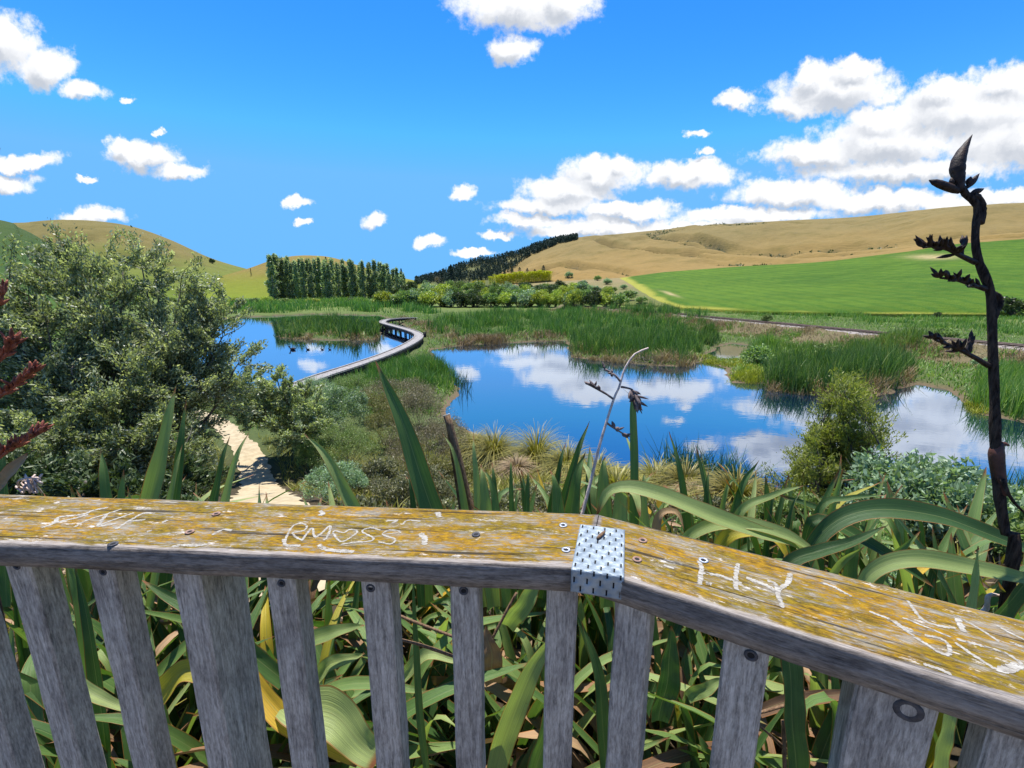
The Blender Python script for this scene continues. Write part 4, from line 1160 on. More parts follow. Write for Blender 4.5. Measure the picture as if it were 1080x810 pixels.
def railway():
    L = railline.copy(); L[:, 2] = RAILZ
    T = norm(np.gradient(L[:, :2], axis=0)); N = np.stack([-T[:, 1], T[:, 0]], -1)
    V = []
    for (w_, z) in ((-2.3, -0.38), (-1.35, -0.14), (-0.6, -0.12), (0.6, -0.12), (1.35, -0.14), (2.3, -0.38)):
        V.append(np.c_[L[:, :2] + N * w_, np.full(len(L), RAILZ + z) + fbm(L[:, 0] * 0.7 + w_, L[:, 1] * 0.7) * 0.05])
    V = np.stack(V, 1); n, k = V.shape[:2]
    i = np.arange(n - 1)[:, None] * k; j = np.arange(k - 1)[None, :]
    F = np.stack([i + j, i + j + 1, i + k + j + 1, i + k + j], -1).reshape(-1, 4)
    tag(obj('railway_ballast', V.reshape(-1, 3), F, M['ballast'], loc=L[60], smooth=True), 'low grey stone embankment under the railway line', kind='structure')
    t = thing('railway_track', 'rusty single railway track running along the foot of the field', 'railway track', L[60])
    for sd in (-1, 1):
        pth = np.c_[L[:, :2] + N * sd * 0.535, np.full(len(L), RAILZ - 0.0)]
        V = []
        for i in range(len(L)):
            for w_, z in ((-0.05, -0.07), (0.05, -0.07), (0.035, 0.08), (-0.035, 0.08)):
                p = pth[i, :2] + N[i] * w_; V.append([p[0], p[1], RAILZ + z])
        F = []
        for i in range(len(L) - 1):
            for k in range(4): F.append([i * 4 + k, i * 4 + (k + 1) % 4, i * 4 + 4 + (k + 1) % 4, i * 4 + 4 + k])
        obj('rail', np.array(V), np.array(F), M['rust'], t)
    mb = MB()
    D = np.r_[0, np.cumsum(np.linalg.norm(np.diff(L[:, :2], axis=0), axis=1))]
    for q in np.arange(0, D[-1], 0.75):
        c = np.array([np.interp(q, D, L[:, k]) for k in (0, 1)]); tt = np.array([np.interp(q, D, T[:, k]) for k in (0, 1)]); tt /= np.linalg.norm(tt)
        Mx = np.array([[tt[0], -tt[1], 0], [tt[1], tt[0], 0], [0, 0, 1]])
        mb.add(*box((c[0], c[1], RAILZ - 0.115), (0.22, 2.1, 0.09), Mx))
    o = mb.obj('sleepers', M['sleeper'], t); o['kind'] = 'stuff'
railway()

# ------------------------------------------------------------------ far trees and bushes
def poplars():
    protos = [make_poplar(100 + i) for i in range(5)]
    rs = np.random.RandomState(8)
    spots = []
    for x in np.linspace(288, 424, 32): spots.append((x + rs.uniform(-1.5, 1.5), 316.5 + rs.uniform(-0.5, 0.6), 0))
    for x in np.linspace(290, 428, 32): spots.append((x + rs.uniform(-2, 2), 315 + rs.uniform(-0.4, 0.4), 1))
    for i, (x, y, row) in enumerate(spots):
        p = cast(x, y)
        p = W(x, y, 0.5)
        top = np.interp(x, [285, 295, 310, 330, 350, 380, 400, 420, 430], [270, 272, 277, 276, 277, 279, 280, 286, 292]) + rs.uniform(-2.5, 4)
        hpx = y - top
        h = hpx * px_m(p) / 17.0 * 1.02
        w = h * rs.uniform(0.9, 1.5)
        o = protos[i % 5]
        if i < 5:
            o.location = p; o.rotation_euler = (0, 0, rs.rand() * 6); o.scale = (w, w, h)
        else:
            dup(o, p, rs.rand() * 6, (w, w, h))
poplars()

def wood_on_ridge():
    """the dark pine wood on the far ridge: one mass"""
    rs = np.random.RandomState(77)
    rid = np.array([(436, 297), (445, 294.5), (462, 290.5), (486, 280.5), (505, 274.5), (520, 273.5), (543, 267.5), (552, 265), (566, 259.5), (588, 253), (609, 250.8)])
    low = np.array([(436, 300), (445, 299), (470, 297), (485, 298), (505, 296), (520, 293), (540, 287), (548, 277), (560, 269), (590, 256.5), (609, 252.5)])
    mb = MB()
    k = 0
    for _ in range(2300):
        x = rs.uniform(438, 609)
        a = np.interp(x, rid[:, 0], rid[:, 1]); b = np.interp(x, low[:, 0], low[:, 1])
        y = a + (b - a) * rs.rand() ** 1.3 + 0.7
        if ((x - 499) / 8) ** 2 + ((y - 285.5) / 3.2) ** 2 < 0.6 + 0.7 * rs.rand(): continue
        if 535 < x < 560 and abs(y - (278 - (x - 535) * 0.42)) < 1.6: continue
        p = cast(x, y)
        if np.linalg.norm(p - EYE) < 300: continue
        h = rs.uniform(3.6, 6.0) * px_m(p); w = h * rs.uniform(0.16, 0.26)
        n = 26
        hh = rs.rand(n) ** 0.8; an = rs.uniform(0, 6.28, n); r = (1 - hh) ** 0.7 * w + 0.1
        Cn = p + np.stack([np.cos(an) * r, np.sin(an) * r, hh * h], -1)
        mb.add(*leaf_quads(Cn, h * 0.26, h * 0.14, rs)); k += 1
    o = mb.obj('forest', M['conifer'], loc=cast(520, 285)); tag(o, 'dark pine wood covering the far ridge', kind='stuff')
wood_on_ridge()

def far_bushes():
    rs = np.random.RandomState(31)
    def proto(seed, mat, n=2200, lobes=30):
        return make_bush('bush', 'x', 'bush', (0, 0, 0), (2.4, 2.4, 2.0), n, (0.34, 0.2), mat, seed, lobes, 0.07, zc=1.35)
    kinds = {}
    for kind, mat, lab in (('y', 'willow', 'yellow green rounded bush in the thicket behind the reeds'), ('g', 'shrub_green', 'mid green rounded bush in the thicket behind the reeds'),
                           ('s', 'shrub_sage', 'silvery green bush in the thicket behind the reeds'), ('d', 'bush_dark', 'dark bush in the thicket behind the reeds')):
        kinds[kind] = ([proto(200 + ord(kind) * 3 + q, mat) for q in range(2)], lab, [0])
    def put(kind, x, y, hpx, wpx, label=None, group='bushes in the thicket behind the reeds', on=None):
        pr, lab, cnt = kinds[kind]
        p = cast(x, y) if on is None else W(x, y, on)
        h = hpx * px_m(p) / 3.1; w = wpx * px_m(p) / 5.0
        o = pr[cnt[0] % 2]
        if cnt[0] < 2:
            o.location = p; o.scale = (w, w, h); o.rotation_euler = (0, 0, rs.rand() * 6); o['label'] = label or lab
            if group: o['group'] = group
        else:
            o = dup(o, p, rs.rand() * 6, (w, w, h), label or lab)
            if group: o['group'] = group
            elif 'group' in o: del o['group']
        cnt[0] += 1
        return o
    for x in np.linspace(408, 650, 36):
        put('ygygsyd'[rs.randint(7)], x + rs.uniform(-3, 3), 323.5 + rs.uniform(-0.8, 0.8), rs.uniform(14, 20), rs.uniform(20, 30))
    for x in np.linspace(425, 640, 26):
        put('ygyysgd'[rs.randint(7)], x + rs.uniform(-3, 3), 316 + rs.uniform(-1.5, 1.5), rs.uniform(12, 17), rs.uniform(16, 24))
    for x in np.linspace(436, 625, 20):
        put('ygysdg'[rs.randint(6)], x + rs.uniform(-4, 4), 309 + rs.uniform(-1.5, 1.5), rs.uniform(10, 14), rs.uniform(15, 22))
    for x, y, h, w in [(628, 318, 11, 16), (640, 316, 13, 18), (652, 319, 9, 14), (662, 317, 12, 20), (676, 320, 8, 16), (615, 303, 8, 14), (640, 300, 7, 12), (658, 305, 6, 10), (630, 296, 6, 9), (600, 293, 7, 10), (646, 309, 7, 12), (668, 312, 6, 12)]:
        put('gds'[rs.randint(3)], x, y, h, w, 'small scrub bush on the rise left of the crop field', 'scrub bushes on the rise left of the crop field')
    # bushes along the railway and verge
    put('g', 808, 340, 10, 14, 'pale rounded bush beside the railway track', None)
    put('g', 998, 357, 13, 26, 'bright green bush beyond the railway, left of the dark stalk', None)
    put('d', 1066, 332, 20, 34, 'large dark green bush at the foot of the field, right of the dark stalk', None)
    put('d', 988, 336, 8, 10, 'small dark shrub at the lower edge of the field', None)
    put('g', 800, 384, 22, 34, 'round green bush on the bank between channel and railway', None)
    put('g', 872, 375, 14, 30, 'low green bush on the railway bank above the far reeds', None)
    put('s', 1040, 388, 12, 26, 'low grey green bush on the railway bank at right', None)
    # left flats
    for x, y, h, w in [(232, 322, 7, 14), (250, 321, 8, 16), (268, 320, 6, 12), (282, 319, 7, 14), (300, 319, 5, 14), (330, 319, 5, 16), (372, 319, 6, 16), (396, 319, 5, 14), (150, 320, 9, 18), (180, 321, 8, 18), (100, 321, 10, 22)]:
        put('gdy'[rs.randint(3)], x, y, h, w, 'low bush on the flat in front of the poplars', 'low bushes on the flat in front of the poplars', on=0.5)
    put('d', 224, 278, 6, 7, 'lone dark tree on the left hill', None)
far_bushes()

def far_conifers():
    def c(px, py, hpx, wr, lab, seed, group=None, n=900):
        p = cast(px, py); h = hpx * px_m(p)
        make_conifer(seed, tuple(p), h, h * wr, n, lab, group)
    c(424, 305, 21, 0.16, 'tall pointed dark conifer at the right end of the poplars', 301)
    c(476, 303, 23, 0.42, 'broad dark conifer left of the yellow hedge', 302, n=1600)
    c(466, 303, 15, 0.36, 'shorter dark conifer beside the broad conifer', 303)
    c(486, 302, 16, 0.34, 'slim dark conifer right of the broad conifer', 304)
    for i, x in enumerate([500, 508, 516, 524, 532, 540, 548, 556, 564]):
        c(x, 295 - (i > 5) * 2, 9 + (i * 7 % 4), 0.42, 'dark conifer in the line behind the yellow hedge', 310 + i, 'conifers in a line behind the yellow hedge', 700)
    c(573, 291, 11, 0.45, 'small dark conifer at the right end of the yellow hedge', 330)
    c(344, 279, 8, 0.35, 'dark conifer on top of the knoll behind the poplars', 331, None)
    c(265, 291, 8, 0.10, 'thin dark conifer on the saddle left of the poplars', 332, None, 300)
    p = cast(463, 300)
    make_bush('bush', 'brownish rounded tree left of the dark conifers', 'tree', tuple(p), (6 * px_m(p), 6 * px_m(p), 7 * px_m(p)), 1500, (0.6, 0.35), 'shrub_brown', 333, 24, 0.2)
    # yellow flowering hedge
    def hedge(x0, x1, ytop, ybot, lab, seed):
        rs = np.random.RandomState(seed)
        mb, st = MB(), MB()
        xs = np.arange(x0, x1, 2.4)
        ref = cast((x0 + x1) / 2, (ybot(x0) + ybot(x1)) / 2)
        t = thing('flowering_hedge', lab, 'hedge', ref)
        for x in xs:
            p = W(x, ybot(x), 8.0) if False else cast(x, ybot(x))
            h = (ybot(x) - ytop(x)) * px_m(p)
            n = 900
            Cn = p + np.stack([rs.normal(size=n) * 0.75, rs.normal(size=n) * 0.9, 0], -1) if False else p + np.stack([rs.normal(size=n) * 0.9, rs.normal(size=n) * 1.2, h * (1 - 0.95 * rs.rand(n) ** 1.5) * rs.uniform(0.85, 1.08)], -1)
            mb.add(*leaf_quads(Cn, 0.5, 0.3, rs))
            st.add(*tube([p - np.array([0, 0, 0.4]), p + np.array([0, 0, h * 0.7])], [0.1, 0.04], 5))
        mb.obj('crown', M['gorse'], t); st.obj('trunk', M['bark'], t)
    hedge(517, 581, lambda x: np.interp(x, [515, 525, 560, 580], [293, 289.5, 286.5, 285]), lambda x: np.interp(x, [515, 580], [301, 296]), 'long bright yellow flowering hedge on the rise', 340)
    hedge(499, 511, lambda x: 296.5, lambda x: 303, 'short yellow flowering hedge left of the long one', 341)
far_conifers()

# ducks on the left pond
def duck(px, py, s, lab, grp=None):
    p = W(px, py, 0.0)
    t = thing('duck', lab, 'duck', p, grp)
    b, h = MB(), MB()
    b.add(*spindle(p + np.array([-0.28, 0, 0.06]) * s, p + np.array([0.3, 0, 0.12]) * s, 0.13 * s, 8, [0.15, 0.6, 0.95, 1.0, 0.9, 0.5, 0.1]))
    b.obj('body', M['duck'], t, smooth=True)
    h.add(*tube(spline([p + np.array([-0.2, 0, 0.1]) * s, p + np.array([-0.27, 0, 0.22]) * s, p + np.array([-0.28, 0, 0.3]) * s], 6), 0.04 * s, 6))
    h.add(*spindle(p + np.array([-0.2, 0, 0.33]) * s, p + np.array([-0.42, 0, 0.29]) * s, 0.065 * s, 6))
    h.obj('head', M['duck'], t, smooth=True)
duck(309, 369, 1.15, 'largest dark duck at the left end of the group on the pond')
duck(325, 369, 0.7, 'small dark duck swimming right of the largest duck', 'small ducks swimming in a line on the left pond')
for x in (340, 348): duck(x, 369, 0.55, 'tiny dark duck at the right end of the group on the pond', 'small ducks swimming in a line on the left pond')

# ------------------------------------------------------------------ near shrubs
def big_shrub(label, c, dims, seed, nlobes, ntw, nleaf, mat='shrub_silver', leaf=(0.085, 0.034), r0=0.055, name='tree', lobe_list=None):
    """tall open shrub: stems, branches, twigs, and leaves set along the twigs"""
    rs = np.random.RandomState(seed)
    base = np.array([c[0], c[1], gz(c[0], c[1]) - 0.1])
    t = thing(name, label, 'tree' if name == 'tree' else 'shrub', base)
    st, tw = MB(), []
    rx, ry, rz = dims
    if lobe_list is None:
        d = norm(rs.normal(size=(nlobes, 3))); d[:, 2] = np.abs(d[:, 2]) * 1.0 - 0.15
        Lc = base + np.array([0, 0, rz * 0.5]) + d * rs.uniform(0.45, 0.88, (nlobes, 1)) * np.array([rx, ry, rz * 0.52])
    else:
        Lc = np.array(lobe_list)
    tips, roots = [], []
    for q in Lc:
        m = base * 0.45 + q * 0.55 + rs.normal(size=3) * np.array([0.25, 0.25, 0.1]); m[2] = min(m[2], q[2] - 0.1) 
        pth = spline([base + np.r_[rs.normal(size=2) * 0.12, 0], m, q], 12)
        st.add(*tube(pth, np.linspace(r0, r0 * 0.22, 12), 6))
        for k in range(ntw):
            a = pth[rs.randint(5, 12)]
            dr = norm(norm(rs.normal(size=3)) + np.array([0, 0, 0.35]) + 0.6 * norm(q - base - np.array([0, 0, rz * 0.4])))
            ln = rs.uniform(0.35, 0.95) * min(rx, rz) * 0.36
            e = a + dr * ln
            mid = (a + e) / 2 + rs.normal(size=3) * 0.07 * ln
            sp = spline([a, mid, e], 6)
            st.add(*tube(sp, np.linspace(r0 * 0.2, r0 * 0.06, 6), 3, cap=False))
            tips.append(e); roots.append(a)
    tips, roots = np.array(tips), np.array(roots)
    idx = rs.randint(0, len(tips), nleaf)
    f = (0.15 + 0.9 * rs.rand(nleaf) ** 0.8)[:, None]
    ax = tips[idx] - roots[idx]
    Cn = roots[idx] + ax * f + rs.normal(size=(nleaf, 3)) * 0.065 * np.linalg.norm(ax, axis=1, keepdims=True) + rs.normal(size=(nleaf, 3)) * 0.03
    g = np.array([gz(*p) for p in Cn[:1, :2]])[0]
    V, F = leaf_quads(Cn, leaf[0], leaf[1], rs, norm(ax + np.array([0, 0, 0.2])), 0.5)
    obj('crown', V, F, M[mat], t)
    obj('trunk', st.v(), st.f(), M['bark'], t, smooth=True)
    return t

def left_trees():
    rs = np.random.RandomState(50)
    def lobes(pts, k=1.2): return [P(x, y + (24 - 0.24 * max(0, y - 250) if y < 350 else 0), d * k) for x, y, d in pts]
    A = [(130, 262, 8.2), (95, 275, 8.0), (60, 285, 7.8), (165, 275, 8.4), (190, 295, 8.4), (30, 300, 7.6), (120, 310, 8.0), (80, 320, 7.7), (160, 330, 8.2), (215, 325, 8.6), (235, 355, 8.6), (50, 340, 7.4), (110, 360, 7.7),
         (180, 370, 8.0), (250, 385, 8.6), (20, 360, 7.2), (145, 400, 7.6), (210, 410, 8.0), (75, 390, 7.2), (40, 410, 7.0), (110, 430, 7.2), (175, 440, 7.4), (60, 450, 6.8), (140, 465, 7.0), (-20, 330, 7.2), (-40, 390, 7.0),
         (-10, 430, 6.8), (20, 470, 6.6), (90, 480, 6.7), (200, 470, 7.2), (150, 262, 8.6), (110, 258, 8.6), (10, 275, 7.6), (45, 262, 7.9), (80, 256, 8.2), (215, 300, 8.6), (240, 325, 8.8), (225, 380, 8.4), (200, 350, 8.4), (5, 320, 7.4)]
    p = cast(105, 500)
    big_shrub('big silvery green leafy tree filling the left side', (P(105, 430, 9.1)[0], P(105, 430, 9.1)[1]), (3.0, 2.2, 4.6), 51, 0, 22, 190000, lobe_list=lobes(A), leaf=(0.076, 0.031))
    B = [(262, 404, 12.2), (268, 425, 12.2), (300, 456, 12.0), (322, 452, 12.2), (342, 444, 12.6), (248, 425, 11.8), (290, 392, 12.4), (305, 404, 12.6), (275, 398, 12.2), (300, 418, 12.4), (252, 412, 12), (322, 412, 12.6), (280, 430, 12.2), (240, 436, 11.6), (312, 440, 12.2), (232, 392, 11.8), (330, 432, 12.4), (292, 446, 12.0)]
    big_shrub('smaller leafy shrub leaning over the pond, right of the big tree', (cast(322, 462)[0], cast(322, 462)[1]), (2.3, 1.9, 3.2), 52, 0, 18, 60000, mat='shrub_silver', name='shrub', lobe_list=lobes(B), leaf=(0.10, 0.042))
    D = [(-15, 490, 5.2), (40, 500, 5.2), (90, 505, 5.4), (140, 505, 5.6), (190, 500, 5.8), (60, 540, 5.0), (120, 540, 5.0), (10, 530, 4.8), (170, 535, 5.2), (215, 515, 5.9)]
    big_shrub('dark low shrub under the big tree behind the railing', (P(100, 560, 6.2)[0], P(100, 560, 6.2)[1]), (1.8, 1.2, 1.4), 53, 0, 16, 32000, mat='bush_dark', name='shrub', lobe_list=lobes(D), leaf=(0.08, 0.03))
left_trees()

def near_bush(label, px, py, d, wpx, hpx, mat, seed, n, leaf=(0.035, 0.016), lobes=44, name='shrub', spread=0.23, twig=4):
    """px, py: foot of the bush; its distance d fixes where it stands on the knoll"""
    p = cast(px, min(py, 640)); z = p[2]; d = depth(p)
    top = P(px, py - hpx * 1.25, d)
    h = max(top[2] - z, 0.25); w = wpx / FPX * d / 2
    return make_bush(name, label, 'shrub', tuple(p), (w, w * 0.9, h * 0.62), n, leaf, mat, seed, lobes, 0.012, None, h * 0.42, spread=spread, twig=twig)

near_bush('rounded green shrub below the boardwalk end', 365, 462, 11.0, 75, 58, 'shrub_sage', 401, 11000, (0.075, 0.036))
near_bush('grey brown twiggy shrub behind the tall flax leaf', 440, 455, 12.5, 80, 50, 'shrub_brown', 402, 12000, (0.05, 0.02))
near_bush('green domed shrub right of the path', 365, 500, 8.2, 95, 58, 'shrub_green', 403, 13000, (0.036, 0.016))
near_bush('large grey brown domed shrub behind the cut stalk', 450, 500, 8.6, 110, 62, 'shrub_brown', 404, 15000, (0.036, 0.016))
near_bush('low sage green dome at the path edge', 358, 528, 6.6, 80, 40, 'shrub_sage', 405, 10000, (0.03, 0.014))
near_bush('low grey dome just beyond the railing', 440, 540, 6.2, 110, 44, 'shrub_grey', 406, 13000, (0.028, 0.013))
near_bush('dark rounded shrub at the far end of the path', 305, 462, 10.2, 50, 40, 'bush_dark', 407, 8000, (0.05, 0.025))
near_bush('grey twiggy shrub on the shore beside the reed point', 415, 428, 15.5, 85, 32, 'shrub_brown', 408, 8000, (0.055, 0.024))
near_bush('olive green shrub between the green shrub and the reeds', 400, 445, 13.0, 60, 36, 'shrub_olive', 409, 8000, (0.05, 0.022))
near_bush('small dark shrub left of the sandy path', 212, 500, 7.6, 38, 42, 'bush_dark', 410, 6000, (0.045, 0.02))
near_bush('low dull shrub between the tussocks and the flax', 560, 540, 6.2, 110, 20, 'shrub_grey', 411, 9000, (0.03, 0.014))
near_bush('pale sage shrub with glossy leaves below the dark stalk', 965, 575, 5.4, 175, 92, 'shrub_sage', 412, 15000, (0.058, 0.028), 60)
near_bush('low pale leafy shrub under the arching flax at right', 965, 655, 3.0, 150, 50, 'shrub_sage', 413, 9000, (0.028, 0.014), 50)
near_bush('dull green shrub in front of the slim olive tree', 830, 560, 4.6, 100, 40, 'shrub_green', 414, 8000, (0.035, 0.016))
near_bush('small leafy shrub behind the bent flax leaves', 740, 560, 5.6, 90, 34, 'shrub_grey', 415, 7000, (0.03, 0.014))
near_bush('dark leafy shrub at the right edge of the view', 1075, 600, 4.2, 90, 70, 'shrub_green', 416, 7000, (0.05, 0.024))

for i, (x, y, d, w, h, mt, lab) in enumerate([(335, 430, 13.5, 62, 36, 'shrub_sage', 'pale green shrub hiding the near end of the boardwalk'), (372, 418, 17.0, 55, 24, 'shrub_green', 'green shrub between the boardwalk and the reeds'), (410, 470, 11.0, 70, 46, 'shrub_olive', 'olive shrub between the domed shrubs'),
        (470, 470, 11.5, 60, 32, 'shrub_brown', 'brown shrub at the water edge left of the tussocks'), (470, 520, 7.2, 80, 36, 'shrub_olive', 'olive shrub left of the golden tussocks'), (400, 525, 6.8, 80, 40, 'shrub_grey', 'grey dome under the tall flax blade'), (335, 500, 8.0, 44, 40, 'shrub_green', 'dull green shrub at the path bend'),
        (445, 430, 15.0, 50, 26, 'shrub_brown', 'brown twiggy shrub at the foot of the reed point'), (318, 456, 11.2, 50, 44, 'shrub_silver', 'silvery shrub behind the path bend'), (600, 550, 5.4, 100, 22, 'shrub_grey', 'low grey shrub below the golden tussocks'), (510, 550, 5.2, 100, 24, 'shrub_grey', 'low grey shrub behind the upright pale blades'),
        (660, 552, 5.4, 90, 24, 'shrub_brown', 'low brown shrub behind the bent pale blade'), (185, 540, 5.5, 70, 40, 'bush_dark', 'dark low bush left of the path'), (1020, 560, 6.2, 110, 60, 'shrub_sage', 'pale shrub behind the foot of the dark stalk'), (900, 590, 4.6, 110, 45, 'shrub_green', 'green shrub behind the crossed flax blades'), (372, 575, 4.3, 90, 50, 'shrub_grey', 'low grey dome just behind the rail, right of the path'), (455, 580, 4.2, 120, 50, 'shrub_grey', 'low grey dome behind the tall flax blade'), (560, 585, 4.1, 120, 44, 'shrub_brown', 'low brown shrub behind the middle pale blades'),
        (660, 590, 4.0, 120, 44, 'shrub_grey', 'low grey shrub behind the metal plate'), (760, 590, 4.1, 120, 44, 'shrub_green', 'low green shrub behind the long arching blade'), (170, 565, 4.6, 100, 44, 'bush_dark', 'dark low shrub behind the tall left blades')]):
    near_bush(lab, x, y, d, w, h, mt, 430 + i, 9000, (0.045, 0.02))
def olive_tree():
    p = cast(868, 542); od = depth(p)
    rs = np.random.RandomState(61)
    Ls = []
    for y, w in ((408, 3), (420, 8), (434, 14), (448, 20), (464, 28), (480, 36), (496, 44), (512, 52), (528, 56)):
        for k in range(4):
            Ls.append(P(890 - (y - 412) * 0.17 + rs.uniform(-w, w) * 1.15, y + rs.uniform(-5, 5) + 2, od + rs.uniform(-0.5, 0.5)))
    big_shrub('slim olive green feathery tree at the near shore', (p[0], p[1]), (0.9, 0.9, 2.6), 62, 0, 20, 44000, mat='olive', leaf=(0.05, 0.013), r0=0.022, lobe_list=Ls)
olive_tree()

def tussock(label, px, py, d, r, seed, n=520, mat='tussock', grp='tussocks in a row along the near shore'):
    rs = np.random.RandomState(seed)
    p = cast(px, py); r = r * depth(p) / d; p[2] = gz(p[0], p[1])
    if p[2] < 0.02: p[2] = 0.02
    an = rs.uniform(0, 6.283, n); el = rs.uniform(0.5, 1.0, n)
    d0 = np.stack([np.cos(an), np.sin(an), np.zeros(n)], -1)
    V = np.zeros((n, 5, 2, 3)); ln = r * rs.uniform(0.9, 1.5, n)
    wv_ = np.stack([-np.sin(an), np.cos(an), np.zeros(n)], -1)
    out = rs.uniform(0.3, 1.25, n)
    for k in range(5):
        t = k / 4
        c = p + d0 * (0.08 + out * ln * (0.25 * t + 0.6 * t * t))[:, None] + np.array([0, 0, 1.0]) * (ln * (1.0 * t - (0.25 + 0.62 * out) * t * t))[:, None]
        w_ = 0.012 * (1 - t) + 0.0025
        V[:, k, 0] = c - wv_ * w_; V[:, k, 1] = c + wv_ * w_
    base = np.arange(n)[:, None] * 10
    F = np.concatenate([base + np.array([[2 * k, 2 * k + 1, 2 * k + 3, 2 * k + 2]]) for k in range(4)], axis=1).reshape(-1, 4)
    tag(obj('tussock_grass', V.reshape(-1, 3), F, M[mat], loc=p), label, 'tussock', grp)
TUS = [(522, 487, 10.2, 0.85, 'leftmost golden tussock, beside the tall pale flax blades'), (566, 492, 9.6, 0.9, 'large golden tussock in the middle of the near shore'), (598, 502, 9.0, 0.7, 'golden tussock left of the thin pale stalk'), (628, 515, 8.4, 0.65, 'low golden tussock behind the thin pale stalk'),
       (690, 520, 8.2, 0.65, 'golden tussock right of the upright green blade'), (722, 522, 7.6, 0.6, 'golden tussock beside the blue green sedge'), (775, 535, 7.0, 0.6, 'golden tussock in front of the blue green sedge'), (650, 528, 7.6, 0.6, 'golden tussock behind the pale flax blades'), (500, 478, 11.0, 0.6, 'small tussock on the shore behind the cut stalk')]
for i, (x, y, d, r, lab) in enumerate(TUS): tussock(lab, x, y, d, r * 1.3, 500 + i)
for i, (x, y, d, r, lab) in enumerate([(545, 500, 8.8, 0.5, 'small straw coloured tussock below the big tussock'), (735, 530, 6.8, 0.4, 'straw coloured dead tussock below the sedge')]): tussock(lab, x, y, d, r, 530 + i, 350, 'dry', 'dead tussocks')

def brush_heap():
    rs = np.random.RandomState(71)
    mb = MB()
    c = W(692, 381, 0.15)
    for _ in range(170):
        a = c + rs.normal(size=3) * np.array([1.3, 0.5, 0.28]); a[2] = abs(a[2]) * 0.9
        dr = norm(rs.normal(size=3) * np.array([1, 1, 0.5])) * rs.uniform(0.4, 1.1)
        mb.add(*tube([a, a + dr * 0.5 + rs.normal(size=3) * 0.06, a + dr], [0.022, 0.016, 0.008], 4))
    tag(mb.obj('brushwood_heap', M['twig'], loc=c), 'tangled heap of dry grey brushwood at the reed promontory', 'brushwood')
brush_heap()

# ------------------------------------------------------------------ flax
def ribbon(path, width, face=None, fold=0.18, prof=None, n=34, k=7, twist=0.0):
    """strap leaf along path (base to tip); width in metres at its widest; face: direction its upper side looks"""
    L = spline(path, n)
    T = norm(np.gradient(L, axis=0))
    t = np.linspace(0, 1, n)
    if prof is None:
        w = np.interp(t, [0, 0.15, 0.5, 0.75, 0.9, 0.97, 1.0], [0.62, 0.8, 1.0, 0.82, 0.45, 0.2, 0.02])
    else:
        w = np.interp(t, *prof)
    fc = np.array(face if face is not None else (0, -0.8, 0.6), float)
    side = norm(np.cross(T, fc))
    up = norm(np.cross(side, T))
    if twist:
        a = (t * twist)[:, None]
        side, up = side * np.cos(a) + up * np.sin(a), up * np.cos(a) - side * np.sin(a)
    s = np.linspace(-1, 1, k)
    V = L[:, None, :] + side[:, None, :] * (s[None, :, None] * (w * width * 0.5)[:, None, None]) + up[:, None, :] * (np.abs(s)[None, :, None] ** 1.3 * (w * width * fold)[:, None, None])
    ph = float(np.sum(L[0]) * 37 % 6.28)
    V += up[:, None, :] * (np.sin(t * 23 + ph)[:, None, None] * s[None, :, None] * (width * 0.035)) + side[:, None, :] * (np.sin(t * 11 + ph * 2)[:, None, None] * (width * 0.04))
    U = np.stack([np.repeat(((s + 1) / 2)[None, :], n, 0), np.repeat(t[:, None], k, 1)], -1).reshape(-1, 2)
    i = np.arange(n - 1)[:, None] * k; j = np.arange(k - 1)[None, :]
    F = np.stack([i + j, i + j + 1, i + k + j + 1, i + k + j], -1).reshape(-1, 4)
    return V.reshape(-1, 3), F, U

def leaf(plant, pts, wpx, mat='flax', face=None, fold=0.18, prof=None, twist=0.0, label=None, name='leaf'):
    """a hero leaf: pts are (photo x, photo y, depth), base first"""
    path = [P(a, b, d) for a, b, d in pts]
    dm = np.mean([d for _, _, d in pts])
    V, F, U = ribbon(path, wpx / FPX * dm, face, fold, prof, twist=twist)
    o = obj(name, V, F, M[mat], plant, smooth=True, uv=U)
    if label: o['label'] = label
    return o

